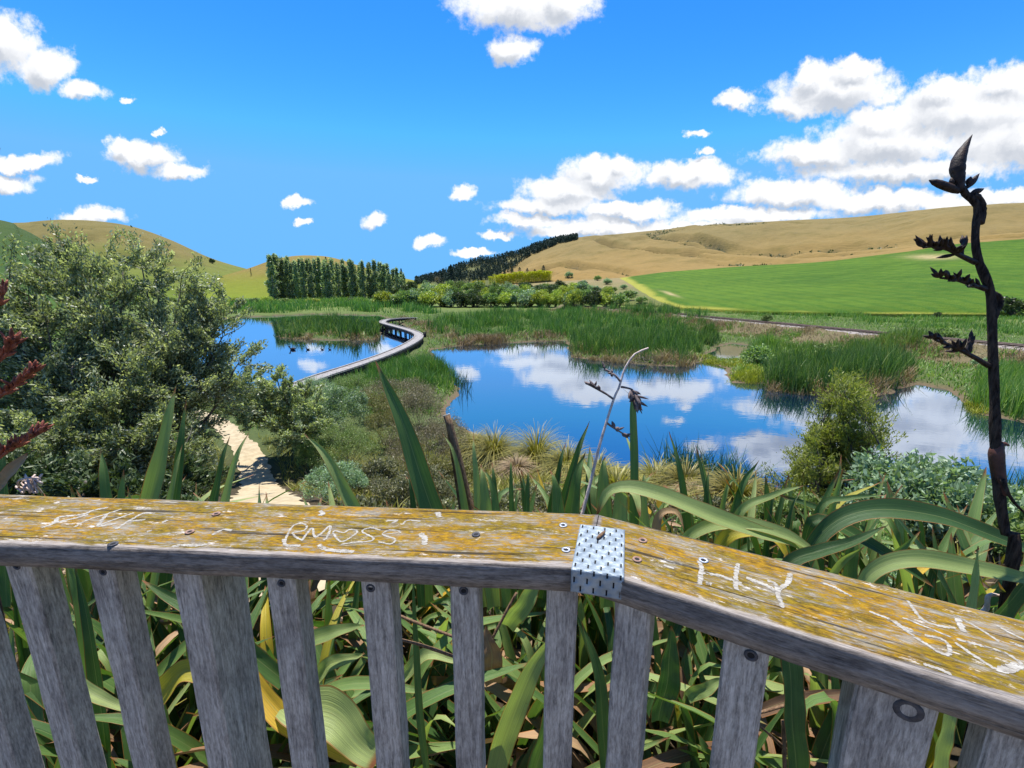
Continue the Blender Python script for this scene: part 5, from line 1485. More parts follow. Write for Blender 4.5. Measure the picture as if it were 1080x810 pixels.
def flax_plant(label, px_x, y, n, seed, hmax, x=None, spread=0.35, droop=0.6, wid=0.062, dead=0.12):
    """fans of strap leaves rising from one base; hmax limits how high the tips stand"""
    rs = np.random.RandomState(seed)
    X = x if x is not None else px_x
    base = np.array([X, y, gz(X, y)])
    t = thing('flax_bush', label, 'flax bush', base, 'flax bushes behind the railing')
    for i in range(n):
        fan = rs.randint(0, 5)
        b = base + np.array([math.cos(fan * 1.3 + seed) * 0.22, math.sin(fan * 1.3 + seed) * 0.16, 0.0]) + np.r_[rs.normal(size=2) * 0.05, 0]
        an = rs.uniform(0, 2 * math.pi)
        if math.sin(an) < -0.45 and rs.rand() < 0.75: an = -an
        out = rs.uniform(0.05, 1.0) * spread * 1.8
        h = (hmax - base[2]) * rs.uniform(0.6, 1.12)
        d = np.array([math.cos(an), math.sin(an) * 0.8, 0])
        dr = max(0, rs.normal(0.0, 0.4)) * droop
        p1 = b + d * out * 0.25 + np.array([0, 0, h * 0.5])
        p2 = b + d * out * 0.62 + np.array([0, 0, h * 0.95])
        p3 = b + d * out * (1.15 + dr * 0.6) + np.array([0, 0, h * (1.08 - dr * 0.75)])
        if rs.rand() < 0.72:                                     # stiff, nearly straight blade
            h *= 1.04
            p1 = b + d * out * 0.30 + np.array([0, 0, h * 0.36]); p2 = b + d * out * 0.66 + np.array([0, 0, h * 0.72]); p3 = b + d * out * 1.08 + np.array([0, 0, h * (1.05 - 0.05 * rs.rand())])
        isd = rs.rand() < dead
        if isd:
            p3 = b + d * (out + 0.35) + np.array([0, 0, h * rs.uniform(0.1, 0.5)]); p2 = b + d * out * 0.8 + np.array([0, 0, h * 0.6])
        for q in (p1, p2, p3):
            lim = 1.06 if q[0] < 0.2 else 1.06 - 0.45 * (q[0] - 0.2)
            if q[1] < lim: q[1] = lim + rs.rand() * 0.12
        w = wid * rs.uniform(0.5, 1.0)
        V, F, U = ribbon([b, p1, p2, p3], w, face=-d * 0.9 + np.array([0, 0, 0.9]) + rs.normal(size=3) * 0.3, fold=0.16, twist=rs.normal() * 0.35, n=20, k=5)
        mat = 'flax_dead' if isd else ('flax_pale' if rs.rand() < 0.10 else ('flax_yellow' if rs.rand() < 0.04 else 'flax'))
        obj('leaf', V, F, M[mat], t, smooth=True, uv=U)
    return t

FX = {}
for key, label, x, y, n, seed, hm, sp, dr in [
    ('far_left', 'flax bush at the left end of the railing with slim upright blades', -1.95, 1.85, 34, 11, 5.42, 0.35, 0.8),
    ('left', 'flax bush behind the left balusters with bright tall blades', -1.22, 1.75, 44, 12, 5.42, 0.35, 0.8),
    ('mid_left', 'flax bush left of centre with one tall wide blade', -0.53, 1.8, 46, 13, 5.36, 0.35, 0.8),
    ('centre', 'flax bush behind the middle balusters with pale upright blades', 0.10, 1.85, 50, 14, 5.45, 0.35, 0.8),
    ('mid_right', 'flax bush behind the metal plate with a long arching pale blade', 0.66, 1.85, 54, 15, 5.5, 0.4, 1.0),
    ('right', 'flax bush right of centre with drooping crossed blades', 1.25, 1.7, 60, 16, 5.58, 0.42, 1.1),
    ('far_right', 'flax bush at the right with a long blade bent over the railing', 1.85, 1.55, 50, 17, 5.52, 0.42, 1.1)]:
    FX[key] = flax_plant(label, x, y, int(n * 1.3), seed, hm, spread=sp, droop=dr * 0.8)

for i, (x, y, lab) in enumerate([(-1.6, 1.4, 'low flax clump close behind the leftmost balusters'), (-1.12, 1.3, 'low flax clump close behind the thick left post'), (-0.66, 1.35, 'low flax clump with a broad yellow green blade behind the balusters'),
                              (-0.18, 1.32, 'low flax clump close behind the middle balusters'), (0.3, 1.38, 'low dark flax clump below the metal plate'), (0.75, 1.25, 'low flax clump behind the first angled balusters'), (1.2, 1.1, 'low flax clump close behind the bolted right post')]):
    flax_plant(lab, x, y, 54, 60 + i, 5.27 - 0.05 * (i % 2) + (0.1 if i > 4 else 0), spread=0.42, droop=0.6, wid=0.064, dead=0.13)
UPF = (0.15, -0.9, 0.45)
def up(key, tip, mid, base, w, d, mat='flax', **kw):
    leaf(FX[key], [(base[0], base[1], d), (mid[0], mid[1], d), (tip[0], tip[1], d * 1.02)], w, mat, UPF, **kw)
PR = ([0, 0.3, 0.6, 0.85, 1.0], [0.8, 1.0, 0.85, 0.45, 0.02])
# tall upright blades above the rail
up('mid_left', (397, 380), (432, 468), (492, 640), 25, 1.75, label='tall wide blue green blade with orange tip', prof=PR)
up('mid_left', (321, 457), (350, 492), (420, 620), 15, 1.8, 'flax_pale', prof=PR)
up('mid_left', (428, 502), (434, 520), (445, 640), 10, 1.8, prof=PR)
up('mid_left', (438, 500), (446, 525), (452, 640), 12, 1.9, prof=PR)
up('left', (187, 406), (172, 470), (135, 640), 21, 1.9, 'flax_pale', prof=PR)
up('left', (197, 422), (190, 480), (172, 640), 14, 2.0, prof=PR)
up('left', (193, 468), (182, 512), (158, 640), 9, 1.8, 'flax_pale', prof=PR)
up('left', (105, 471), (113, 515), (126, 640), 17, 1.8, prof=PR)
up('left', (243, 459), (231, 500), (208, 640), 11, 1.85, prof=PR)
up('left', (263, 454), (246, 495), (214, 640), 11, 1.8, 'flax_pale', prof=PR)
up('far_left', (2, 458), (4, 500), (6, 640), 14, 1.7, prof=PR)
# centre cluster
up('centre', (500, 458), (501, 490), (512, 640), 11, 1.9, 'flax_pale', prof=PR)
up('centre', (507, 489), (511, 515), (520, 640), 18, 1.8, 'flax_pale', prof=PR)
up('centre', (519, 487), (521, 515), (528, 640), 11, 1.9, prof=PR)
up('centre', (466, 455), (482, 492), (508, 640), 9, 1.9, 'flax_pale', prof=PR)
up('centre', (508, 493), (520, 520), (535, 640), 12, 1.75, prof=PR)
up('centre', (538, 483), (539, 505), (542, 640), 8, 1.9, prof=PR)
up('centre', (557, 494), (556, 515), (550, 640), 10, 1.85, prof=PR)
up('centre', (622, 444), (604, 492), (570, 640), 12, 1.9, prof=PR)
up('centre', (597, 466), (588, 500), (566, 640), 11, 1.95, prof=PR)
up('centre', (618, 476), (606, 515), (585, 640), 20, 1.8, prof=PR)
up('centre', (580, 496), (586, 520), (600, 640), 20, 1.75, prof=PR)
up('centre', (550, 516), (544, 530), (530, 640), 7, 1.9, 'flax_pale', prof=PR)
up('mid_right', (638, 481), (636, 502), (640, 640), 17, 1.75, 'flax_pale', prof=([0, .7, .85, 1], [1, 1, .6, .02]))
up('mid_right', (680, 499), (679, 515), (676, 640), 14, 1.8, 'flax_pale', prof=PR)
leaf(FX['mid_right'], [(668, 660, 1.85), (668, 560, 1.85), (668, 480, 1.87), (667, 410, 1.9)], 10, 'flax', UPF, prof=([0, .5, .9, 1], [1, 1, .8, .1]), label='narrow upright blade under the hanging seed heads')
leaf(FX['mid_right'], [(652, 650, 1.7), (651, 570, 1.7), (655, 521, 1.7), (668, 520, 1.65), (675, 545, 1.6)], 18, 'flax_pale', UPF, label='pale blade bent over at its top')
up('mid_right', (706, 455), (717, 500), (735, 640), 11, 2.1, prof=PR)
up('mid_right', (748, 494), (745, 520), (735, 640), 10, 2.0, prof=PR)
up('mid_right', (781, 505), (765, 520), (745, 640), 9, 1.95, 'flax_pale', prof=PR)
up('mid_right', (801, 484), (778, 525), (750, 640), 13, 1.9, prof=PR)
up('right', (844, 518), (832, 545), (810, 640), 8, 1.9, prof=PR)
up('right', (820, 510), (812, 540), (800, 640), 8, 2.0, prof=PR)
# long arching blades
ARC = ([0, 0.2, 0.55, 0.8, 0.93, 1.0], [0.35, 0.6, 1.0, 0.85, 0.5, 0.03])
TOPF = (0.0, -0.65, 0.75)
leaf(FX['mid_right'], [(870, 640, 1.4), (848, 580, 1.4), (800, 561, 1.4), (745, 541, 1.42), (695, 522, 1.45), (660, 514, 1.48), (640, 520, 1.5), (628, 545, 1.5)], 19, 'flax_pale', TOPF, prof=ARC, label='long pale green blade arching to the left over the rail')
leaf(FX['mid_right'], [(705, 640, 1.5), (716, 580, 1.48), (740, 558, 1.45), (780, 552, 1.42), (830, 564, 1.4), (870, 590, 1.38)], 15, 'flax_pale', TOPF, prof=ARC)
leaf(FX['right'], [(838, 655, 1.4), (850, 590, 1.4), (880, 552, 1.4), (925, 537, 1.4), (985, 543, 1.38), (1040, 563, 1.36), (1110, 592, 1.33)], 23, 'flax', TOPF, prof=ARC, label='long green blade sweeping right across the dark stalk')
leaf(FX['right'], [(810, 650, 1.35), (830, 598, 1.33), (862, 582, 1.32), (900, 570, 1.32), (936, 555, 1.33)], 15, 'flax', TOPF, prof=PR)
leaf(FX['right'], [(840, 640, 1.5), (852, 560, 1.48), (872, 551, 1.45), (915, 572, 1.4), (955, 597, 1.36), (985, 620, 1.34)], 15, 'flax', TOPF, prof=ARC)
leaf(FX['far_right'], [(890, 680, 1.3), (905, 625, 1.3), (925, 600, 1.3), (965, 590, 1.3), (1020, 597, 1.28), (1110, 618, 1.25)], 20, 'flax_pale', TOPF, prof=ARC, label='pale blade sweeping right just above the rail')
leaf(FX['far_right'], [(1014, 700, 1.2), (1022, 640, 1.2), (1032, 576, 1.22)], 14, 'flax_pale', UPF, prof=PR, label='short upright bright green blade beside the rail')
leaf(FX['far_right'], [(1020, 700, 1.35), (1060, 640, 1.3), (1100, 595, 1.28)], 24, 'flax', UPF, prof=PR)
leaf(FX['far_right'], [(1040, 720, 1.2), (1075, 660, 1.18), (1100, 635, 1.16)], 22, 'flax_pale', UPF, prof=PR)
leaf(FX['right'], [(750, 640, 1.55), (760, 575, 1.55), (790, 560, 1.5), (818, 568, 1.45), (832, 592, 1.42)], 15, 'flax_yellow', TOPF, prof=ARC, label='dark curled blade with yellow margin behind the rail')
leaf(FX['right'], [(770, 620, 1.6), (778, 545, 1.6), (815, 522, 1.6), (850, 512, 1.62)], 10, 'flax_pale', TOPF, prof=PR)
leaf(FX['right'], [(830, 640, 1.6), (862, 540, 1.6), (895, 526, 1.6), (935, 522, 1.62)], 9, 'flax', TOPF, prof=PR)
leaf(FX['right'], [(852, 660, 1.55), (860, 590, 1.55), (868, 545, 1.55)], 22, 'flax', UPF, prof=PR)
leaf(FX['right'], [(888, 660, 1.5), (896, 590, 1.5), (903, 540, 1.52)], 20, 'flax', UPF, prof=PR)
leaf(FX['right'], [(905, 680, 1.5), (925, 610, 1.5), (970, 560, 1.52)], 14, 'flax', UPF, prof=PR)
leaf(FX['right'], [(860, 650, 1.5), (880, 600, 1.48), (912, 577, 1.45)], 12, 'flax_pale', UPF, prof=PR)
leaf(FX['far_right'], [(975, 700, 1.35), (978, 650, 1.35), (985, 610, 1.36)], 12, 'flax', UPF, prof=PR)
leaf(FX['mid_right'], [(690, 640, 1.5), (692, 552, 1.5), (712, 540, 1.48), (722, 560, 1.46)], 12, 'flax_dead', TOPF, prof=PR, label='brown curled dead blade beside the pale blades')
leaf(FX['far_right'], [(905, 690, 1.35), (912, 632, 1.35), (935, 622, 1.33), (955, 640, 1.3)], 16, 'flax_dead', TOPF, prof=PR)
# blades seen between the balusters
leaf(FX['left'], [(60, 830, 1.5), (92, 720, 1.45), (84, 640, 1.42), (70, 580, 1.42)], 18, 'flax', UPF, prof=PR)
leaf(FX['left'], [(115, 830, 1.45), (100, 700, 1.4), (78, 590, 1.4)], 15, 'flax', UPF, prof=PR)
leaf(FX['left'], [(60, 700, 1.35), (105, 735, 1.3), (150, 752, 1.28)], 14, 'flax_pale', TOPF, prof=PR)
leaf(FX['left'], [(140, 780, 1.35), (175, 728, 1.3), (200, 706, 1.28), (240, 735, 1.26)], 30, 'flax_yellow', TOPF, prof=PR, label='bright orange and yellow dying blade')
leaf(FX['left'], [(300, 720, 1.3), (230, 660, 1.3), (150, 612, 1.32)], 20, 'flax', TOPF, prof=PR)
leaf(FX['left'], [(250, 700, 1.28), (310, 765, 1.22), (380, 800, 1.2)], 22, 'flax_yellow', TOPF, prof=([0, .5, 1], [.8, 1, .6]), label='yellow striped dying blade between post and baluster')
leaf(FX['mid_left'], [(300, 740, 1.25), (350, 755, 1.2), (400, 800, 1.18)], 46, 'flax_pale', TOPF, prof=([0, .4, 1], [.7, 1, .5]), label='broad yellow green blade low behind the balusters')
leaf(FX['mid_left'], [(300, 690, 1.35), (345, 668, 1.32), (385, 660, 1.3)], 18, 'flax_pale', TOPF, prof=PR)
leaf(FX['mid_left'], [(330, 720, 1.35), (350, 700, 1.32), (385, 690, 1.3)], 16, 'flax_pale', TOPF, prof=PR)
leaf(FX['mid_left'], [(452, 830, 1.25), (442, 740, 1.25), (437, 640, 1.27), (436, 600, 1.28)], 8, 'flax', UPF, prof=PR)
leaf(FX['centre'], [(520, 820, 1.35), (545, 740, 1.3), (572, 690, 1.28), (600, 660, 1.28)], 26, 'flax_pale', UPF, prof=PR)
leaf(FX['centre'], [(560, 830, 1.3), (580, 760, 1.28), (590, 690, 1.28)], 24, 'flax', UPF, prof=PR)
leaf(FX['centre'], [(420, 720, 1.4), (450, 690, 1.38), (490, 700, 1.35)], 14, 'flax_pale', TOPF, prof=PR)
leaf(FX['centre'], [(535, 660, 1.45), (550, 640, 1.42), (575, 600, 1.42)], 20, 'flax_pale', UPF, prof=PR)
leaf(FX['centre'], [(520, 720, 1.4), (518, 690, 1.38), (512, 660, 1.38)], 22, 'flax_dead', UPF, prof=PR, label='bleached papery dead blade')
leaf(FX['mid_right'], [(640, 830, 1.3), (632, 720, 1.3), (614, 655, 1.32)], 16, 'flax', UPF, prof=PR)
leaf(FX['mid_right'], [(695, 760, 1.3), (706, 700, 1.3), (707, 660, 1.3)], 26, 'flax', UPF, prof=PR, label='dark green blade with a pale margin')
leaf(FX['mid_right'], [(725, 735, 1.25), (745, 726, 1.22), (765, 715, 1.22)], 14, 'flax_pale', TOPF, prof=PR)
leaf(FX['right'], [(840, 830, 1.15), (835, 740, 1.15), (828, 660, 1.17)], 25, 'flax', UPF, prof=([0, .5, 1], [1, 1, .9]))
leaf(FX['right'], [(800, 750, 1.3), (850, 736, 1.28), (920, 732, 1.26)], 14, 'flax_dead', TOPF, prof=PR)
leaf(FX['right'], [(870, 830, 1.3), (890, 770, 1.28), (900, 700, 1.28)], 20, 'flax', UPF, prof=PR)
leaf(FX['far_right'], [(985, 830, 1.15), (995, 770, 1.13), (1010, 720, 1.13)], 22, 'flax_pale', UPF, prof=PR)
leaf(FX['far_right'], [(1050, 850, 1.1), (1060, 790, 1.08), (1075, 740, 1.08)], 22, 'flax', UPF, prof=PR)

# ------------------------------------------------------------------ flax stalks
def pods_along(mb, a, b, n, rs, ln, r, updir=(0, 0, 1), spread=0.7):
    a = np.asarray(a); b = np.asarray(b)
    for i in range(n):
        q = a + (b - a) * (i + rs.rand()) / n
        d = norm(norm(b - a) * 0.9 + np.array(updir) * 0.55 + rs.normal(size=3) * spread * 0.5)
        l = ln * rs.uniform(0.7, 1.2)
        mb.add(*spindle(q, q + d * l, r * rs.uniform(0.8, 1.15), 6))

def dark_stalk():
    D = 1.32
    rs = np.random.RandomState(81)
    foot = P(1075, 660, D * 1.02); foot[2] = gz(foot[0], foot[1]) - 0.05
    t = thing('flax_flower_stalk', 'tall dark dead flax stalk with seed pods standing at the right', 'flower stalk', (foot[0], foot[1], foot[2]))
    m = D / FPX
    pts = [foot] + [P(x, y, D) for x, y in [(1067, 600), (1060, 560), (1053, 515), (1050, 470), (1049, 420), (1047, 370), (1046, 330), (1044.5, 308), (1039, 292), (1032, 275), (1028.5, 254), (1030, 230), (1032, 219), (1025, 210), (1016, 202), (1012, 188)]]
    path = spline(pts, 90)
    rad = np.interp(np.linspace(0, 1, 90), [0, 0.45, 0.6, 0.8, 0.92, 1], [5.4, 5.1, 4.5, 3.9, 3.5, 3.2]) * m
    rad = rad * (1 + 0.05 * np.sin(np.arange(90) * 0.9) + 0.16 * np.exp(-((np.arange(90) % 17 - 8) / 1.3) ** 2) + rs.normal(size=90) * 0.03)
    V, F = tube(path, rad, 12)
    obj('stem', V, F, M['stalk_dark'], t, smooth=True)
    mb = MB()
    mb.add(*tube(spline([P(1043, 308, D), P(1053, 312, D), P(1055, 320, D), P(1051, 328, D), P(1048, 338, D)], 12), np.array([5, 4, 3.6, 3.6, 4, 4, 4, 4, 4, 4, 4, 3]) * m * 0.75, 8))
    mb.obj('side_stem', M['stalk_dark'], t, smooth=True)
    mb = MB()
    mb.add(*tube(spline([P(1026, 205, D), P(1034, 212, D), P(1036, 222, D), P(1033, 236, D)], 10), np.linspace(3.2, 4, 10) * m, 8))
    mb.obj('side_stem', M['stalk_dark'], t, smooth=True)
    # top pods
    mb = MB()
    mb.add(*tube(spline([P(1013, 202, D), P(1010.5, 186, D), P(1010, 174, D), P(1014, 162, D), P(1020, 151, D), P(1025.5, 142, D)], 24), np.interp(np.linspace(0, 1, 24), [0, .2, .4, .6, .8, 1], [3.4, 5.4, 6.8, 5.6, 3.0, 0.3]) * m * (1 + 0.04 * np.sin(np.arange(24) * 1.7)), 12))
    mb.obj('seed_pod', M['pod_dark'], t, smooth=True)['label'] = 'large curved pointed pod at the tip'
    mb = MB()
    mb.add(*spindle(P(1012, 202, D), P(980, 190, D), 4.2 * m, 9, [0.6, 0.9, 1.0, 1.0, 0.95, 0.75, 0.15]))
    mb.obj('seed_pod', M['pod_dark'], t, smooth=True)
    for a, b, r in [((1018, 200), (1033, 183), 3.2), ((1022, 205), (1038, 199), 3.2), ((1020, 196), (1024, 186), 3), ((1005, 196), (1003, 187), 2.6), ((1011, 192), (1016, 178), 4), ((1028, 205), (1036, 208), 2.2)]:
        mb = MB(); mb.add(*spindle(P(*a, D), P(*b, D), r * m, 7)); mb.obj('seed_pod', M['pod_dark'], t, smooth=True)
    def cluster(stem, rng, n, ln, r):
        mb = MB()
        sp = spline([P(x, y, D + dz) for x, y, dz in stem], 14)
        mb.add(*tube(sp, np.linspace(2.8, 1.2, 14) * m, 6))
        i0, i1 = int(rng[0] * 13), int(rng[1] * 13)
        for k in range(n):
            q = sp[rs.randint(i0, i1 + 1)]
            dr = norm(norm(sp[i1] - sp[i0]) + np.array([0, 0, 0.42]) + rs.normal(size=3) * 0.34)
            mb.add(*spindle(q, q + dr * ln * m * rs.uniform(0.75, 1.2), r * m * rs.uniform(0.8, 1.15), 6))
        mb.obj('seed_pod_cluster', M['pod_dark'], t, smooth=True)
    cluster([(1029, 277, 0), (1012, 269, -0.02), (1000, 263, -0.03), (985, 260, -0.04), (974, 261, -0.05)], (0.45, 1.0), 34, 15, 2.0)
    cluster([(1013, 268, 0), (1015, 260, 0), (1019, 254, 0)], (0.2, 0.9), 11, 11, 1.8)
    cluster([(1040, 305, 0), (1025, 300, -0.02), (1008, 295, -0.04), (992, 293, -0.05)], (0.2, 1.0), 44, 13, 1.9)
    cluster([(1043, 386, 0), (1026, 376, -0.02), (1008, 367, -0.04), (985, 357, -0.06)], (0.45, 1.0), 32, 13, 1.9)
    cluster([(1020, 372, -0.02), (1022, 364, -0.02), (1025, 357, -0.02)], (0.2, 0.9), 9, 10, 1.7)
    # peeled sheath
    V, F = tube(spline([P(1056, 522, D), P(1053, 500, D), P(1051, 482, D), P(1052, 472, D), P(1058, 468, D), P(1065, 470, D - 0.01)], 20), np.interp(np.linspace(0, 1, 20), [0, .4, .7, .85, 1], [5.6, 6.0, 6.6, 5.0, 0.6]) * m, 10)
    obj('bract', V, F, M['bract'], t, smooth=True)
    V, F = tube(spline([P(1057, 505, D - 0.02), P(1066, 525, D - 0.03), P(1080, 540, D - 0.03), P(1090, 541, D - 0.03)], 10), np.linspace(2.2, 0.8, 10) * m, 6)
    obj('twig', V, F, M['stalk_dark'], t, smooth=True)
dark_stalk()

def pale_stalk():
    D = 1.72; m = D / FPX
    rs = np.random.RandomState(82)
    foot = P(608, 640, D); foot[2] = gz(foot[0], foot[1])
    t = thing('flax_flower_stalk', 'thin pale dry flax stalk with withered pods in front of the pond', 'flower stalk', foot)
    path = spline([foot, P(608, 575, D)] + [P(x, y, D) for x, y in [(614, 543), (623, 508), (632, 471), (641.5, 439), (648, 419), (654, 406), (656, 397), (661, 385), (670, 373), (684, 367)]], 60)
    V, F = tube(path, np.linspace(3.3, 0.9, 60) * m, 8)
    obj('stem', V, F, M['stalk_pale'], t, smooth=True)
    def cl(stem, n, ln, r, droop=0.3):
        mb = MB()
        sp = spline([P(x, y, D + z) for x, y, z in stem], 10)
        mb.add(*tube(sp, np.linspace(1.3, 0.7, 10) * m, 5))
        for k in range(n):
            q = sp[rs.randint(4, 10)]
            dr = norm(norm(sp[-1] - sp[4]) + np.array([0, 0, droop]) + rs.normal(size=3) * 0.55)
            mb.add(*spindle(q, q + dr * ln * m * rs.uniform(0.6, 1.2), r * m * rs.uniform(0.7, 1.2), 5))
        mb.obj('seed_pod_cluster', M['pod_grey'], t, smooth=True)
    cl([(647, 421, 0), (637, 414, 0), (628, 409, 0.01), (621, 406, 0.02)], 10, 9, 1.6, 0.5)
    cl([(654, 402, 0), (649, 396, 0), (643, 392, 0.01), (638, 389, 0.01)], 9, 7, 1.4)
    cl([(655, 408, 0), (661, 409, 0), (668, 412, -0.01), (671, 422, -0.02)], 46, 14, 1.7, -0.75)
    cl([(640, 446, 0), (647, 451, 0), (655, 456, 0), (660, 459, 0)], 8, 9, 1.8, 0.0)
pale_stalk()

def red_stalk():
    D = 1.45; m = D / FPX
    rs = np.random.RandomState(83)
    foot = P(-22, 640, D); foot[2] = gz(foot[0], foot[1])
    t = thing('flax_flower_stalk', 'flax stalk with rusty red flowers at the left edge', 'flower stalk', foot)
    path = spline([foot, P(-20, 560, D), P(-17, 450, D), P(-18, 350, D), P(-14, 250, D), P(-8, 190, D), P(-3, 155, D)], 50)
    V, F = tube(path, np.linspace(7, 2.2, 50) * m, 8); obj('stem', V, F, M['stalk_dark'], t, smooth=True)
    def cl(stem, n, ln, r):
        mb = MB()
        sp = spline([P(x, y, D + z) for x, y, z in stem], 12)
        mb.add(*tube(sp, np.linspace(2.2, 1.2, 12) * m, 6))
        for k in range(n):
            q = sp[rs.randint(4, 12)]
            dr = norm(norm(sp[-1] - sp[3]) * 0.9 + np.array([0, 0, 0.7]) + rs.normal(size=3) * 0.4)
            mb.add(*spindle(q, q + dr * ln * m * rs.uniform(0.7, 1.25), r * m * rs.uniform(0.8, 1.2), 6, [0.25, 0.55, 0.8, 1.0, 0.95, 0.6, 0.25]))
        mb.obj('flower_cluster', M['pod_red'], t, smooth=True)
    cl([(-16, 345, 0), (-8, 330, 0), (0, 318, 0), (4, 306, 0)], 30, 13, 1.7)
    cl([(-17, 400, 0), (-6, 385, 0), (6, 375, 0), (13, 362, 0)], 44, 15, 1.9)
    cl([(-17, 430, 0), (0, 418, 0), (15, 408, 0), (34, 394, 0)], 48, 13, 1.8)
    cl([(-18, 500, 0), (0, 482, 0), (18, 470, 0), (42, 457, 0)], 54, 13, 1.8)
    V, F, U = ribbon([P(-6, 520, D), P(10, 500, D - 0.02), P(30, 478, D - 0.03)], 14 * m, UPF, 0.2)
    obj('bract', V, F, M['flax_dead'], t, smooth=True, uv=U)
    t2 = thing('dry_tendril', 'curly pale dry tendrils beside the rusty red flowers', 'tendril', P(33, 522, D))
    mb = MB()
    for k in range(6):
        a = rs.uniform(22, 44); pts = [P(a + rs.uniform(-14, 14), 520 - rs.uniform(0, 20) * (q > 0), D + rs.uniform(-.04, .04)) for q in range(5)]
        mb.add(*tube(spline(pts, 24), 1.0 * m, 5))
    obj('stem', mb.v(), mb.f(), M['stalk_pale'], t2, smooth=True)
red_stalk()

def cut_stub():
    D = 1.95; m = D / FPX
    foot = P(512, 640, D); foot[2] = gz(foot[0], foot[1])
    t = thing('cut_flax_stalk', 'brown stub of a cut flax stalk leaning left', 'stalk stub', foot)
    V, F = tube(spline([foot, P(504, 575, D), P(492, 520, D), P(480, 470, D), P(471, 438, D)], 30), np.linspace(5.2, 3.8, 30) * m, 9)
    obj('stem', V, F, M['stub'], t, smooth=True)
    V, F = tube([P(471, 438.3, D), P(470.6, 437.2, D)], 3.9 * m, 9)
    obj('cut_end', V, F, M['cut_wood'], t)
    rs = np.random.RandomState(9)
    m2 = 1.35 / FPX
    t = thing('dead_branch', 'pale bare branched twig lying behind the rail at right', 'twig', P(1035, 655, 1.35))
    mb = MB()
    mb.add(*tube(spline([P(1028, 652, 1.35), P(1040, 642, 1.35), P(1043, 628, 1.35), P(1058, 629, 1.36)], 16), np.linspace(3.2, 1.4, 16) * m2, 6))
    mb.add(*tube(spline([P(1037, 644, 1.35), P(1046, 650, 1.34), P(1052, 655, 1.33)], 8), np.linspace(2.0, 1.0, 8) * m2, 5))
    mb.obj('stem', M['stalk_pale'], t, smooth=True)
    # fallen straw-thin stalks seen between the balusters
    for k, (pts, w) in enumerate([([(418, 648), (440, 657), (490, 676)], 1.6), ([(420, 674), (450, 682), (500, 700)], 1.5), ([(545, 625), (534, 645), (520, 672)], 1.6), ([(800, 765), (830, 790), (840, 804)], 1.2), ([(826, 760), (827, 790), (828, 830)], 2.2), ([(800, 752), (815, 748), (835, 742)], 1.8)]):
        q = [P(x, y, 1.22) for x, y in pts]
        V, F = tube(spline(q, 12), w * 1.22 / FPX, 5)
        lab = ['upper reddish straw behind the middle balusters', 'lower reddish straw behind the middle balusters', 'reddish straw right of the middle baluster', 'thin slanting straw behind the right balusters', 'upright straw behind the right balusters', 'short level straw behind the right balusters'][k]
        tag(obj('dry_straw', V, F, M['stub'], loc=q[0], smooth=True), lab, 'dry straw', 'dry straws behind the railing')
cut_stub()

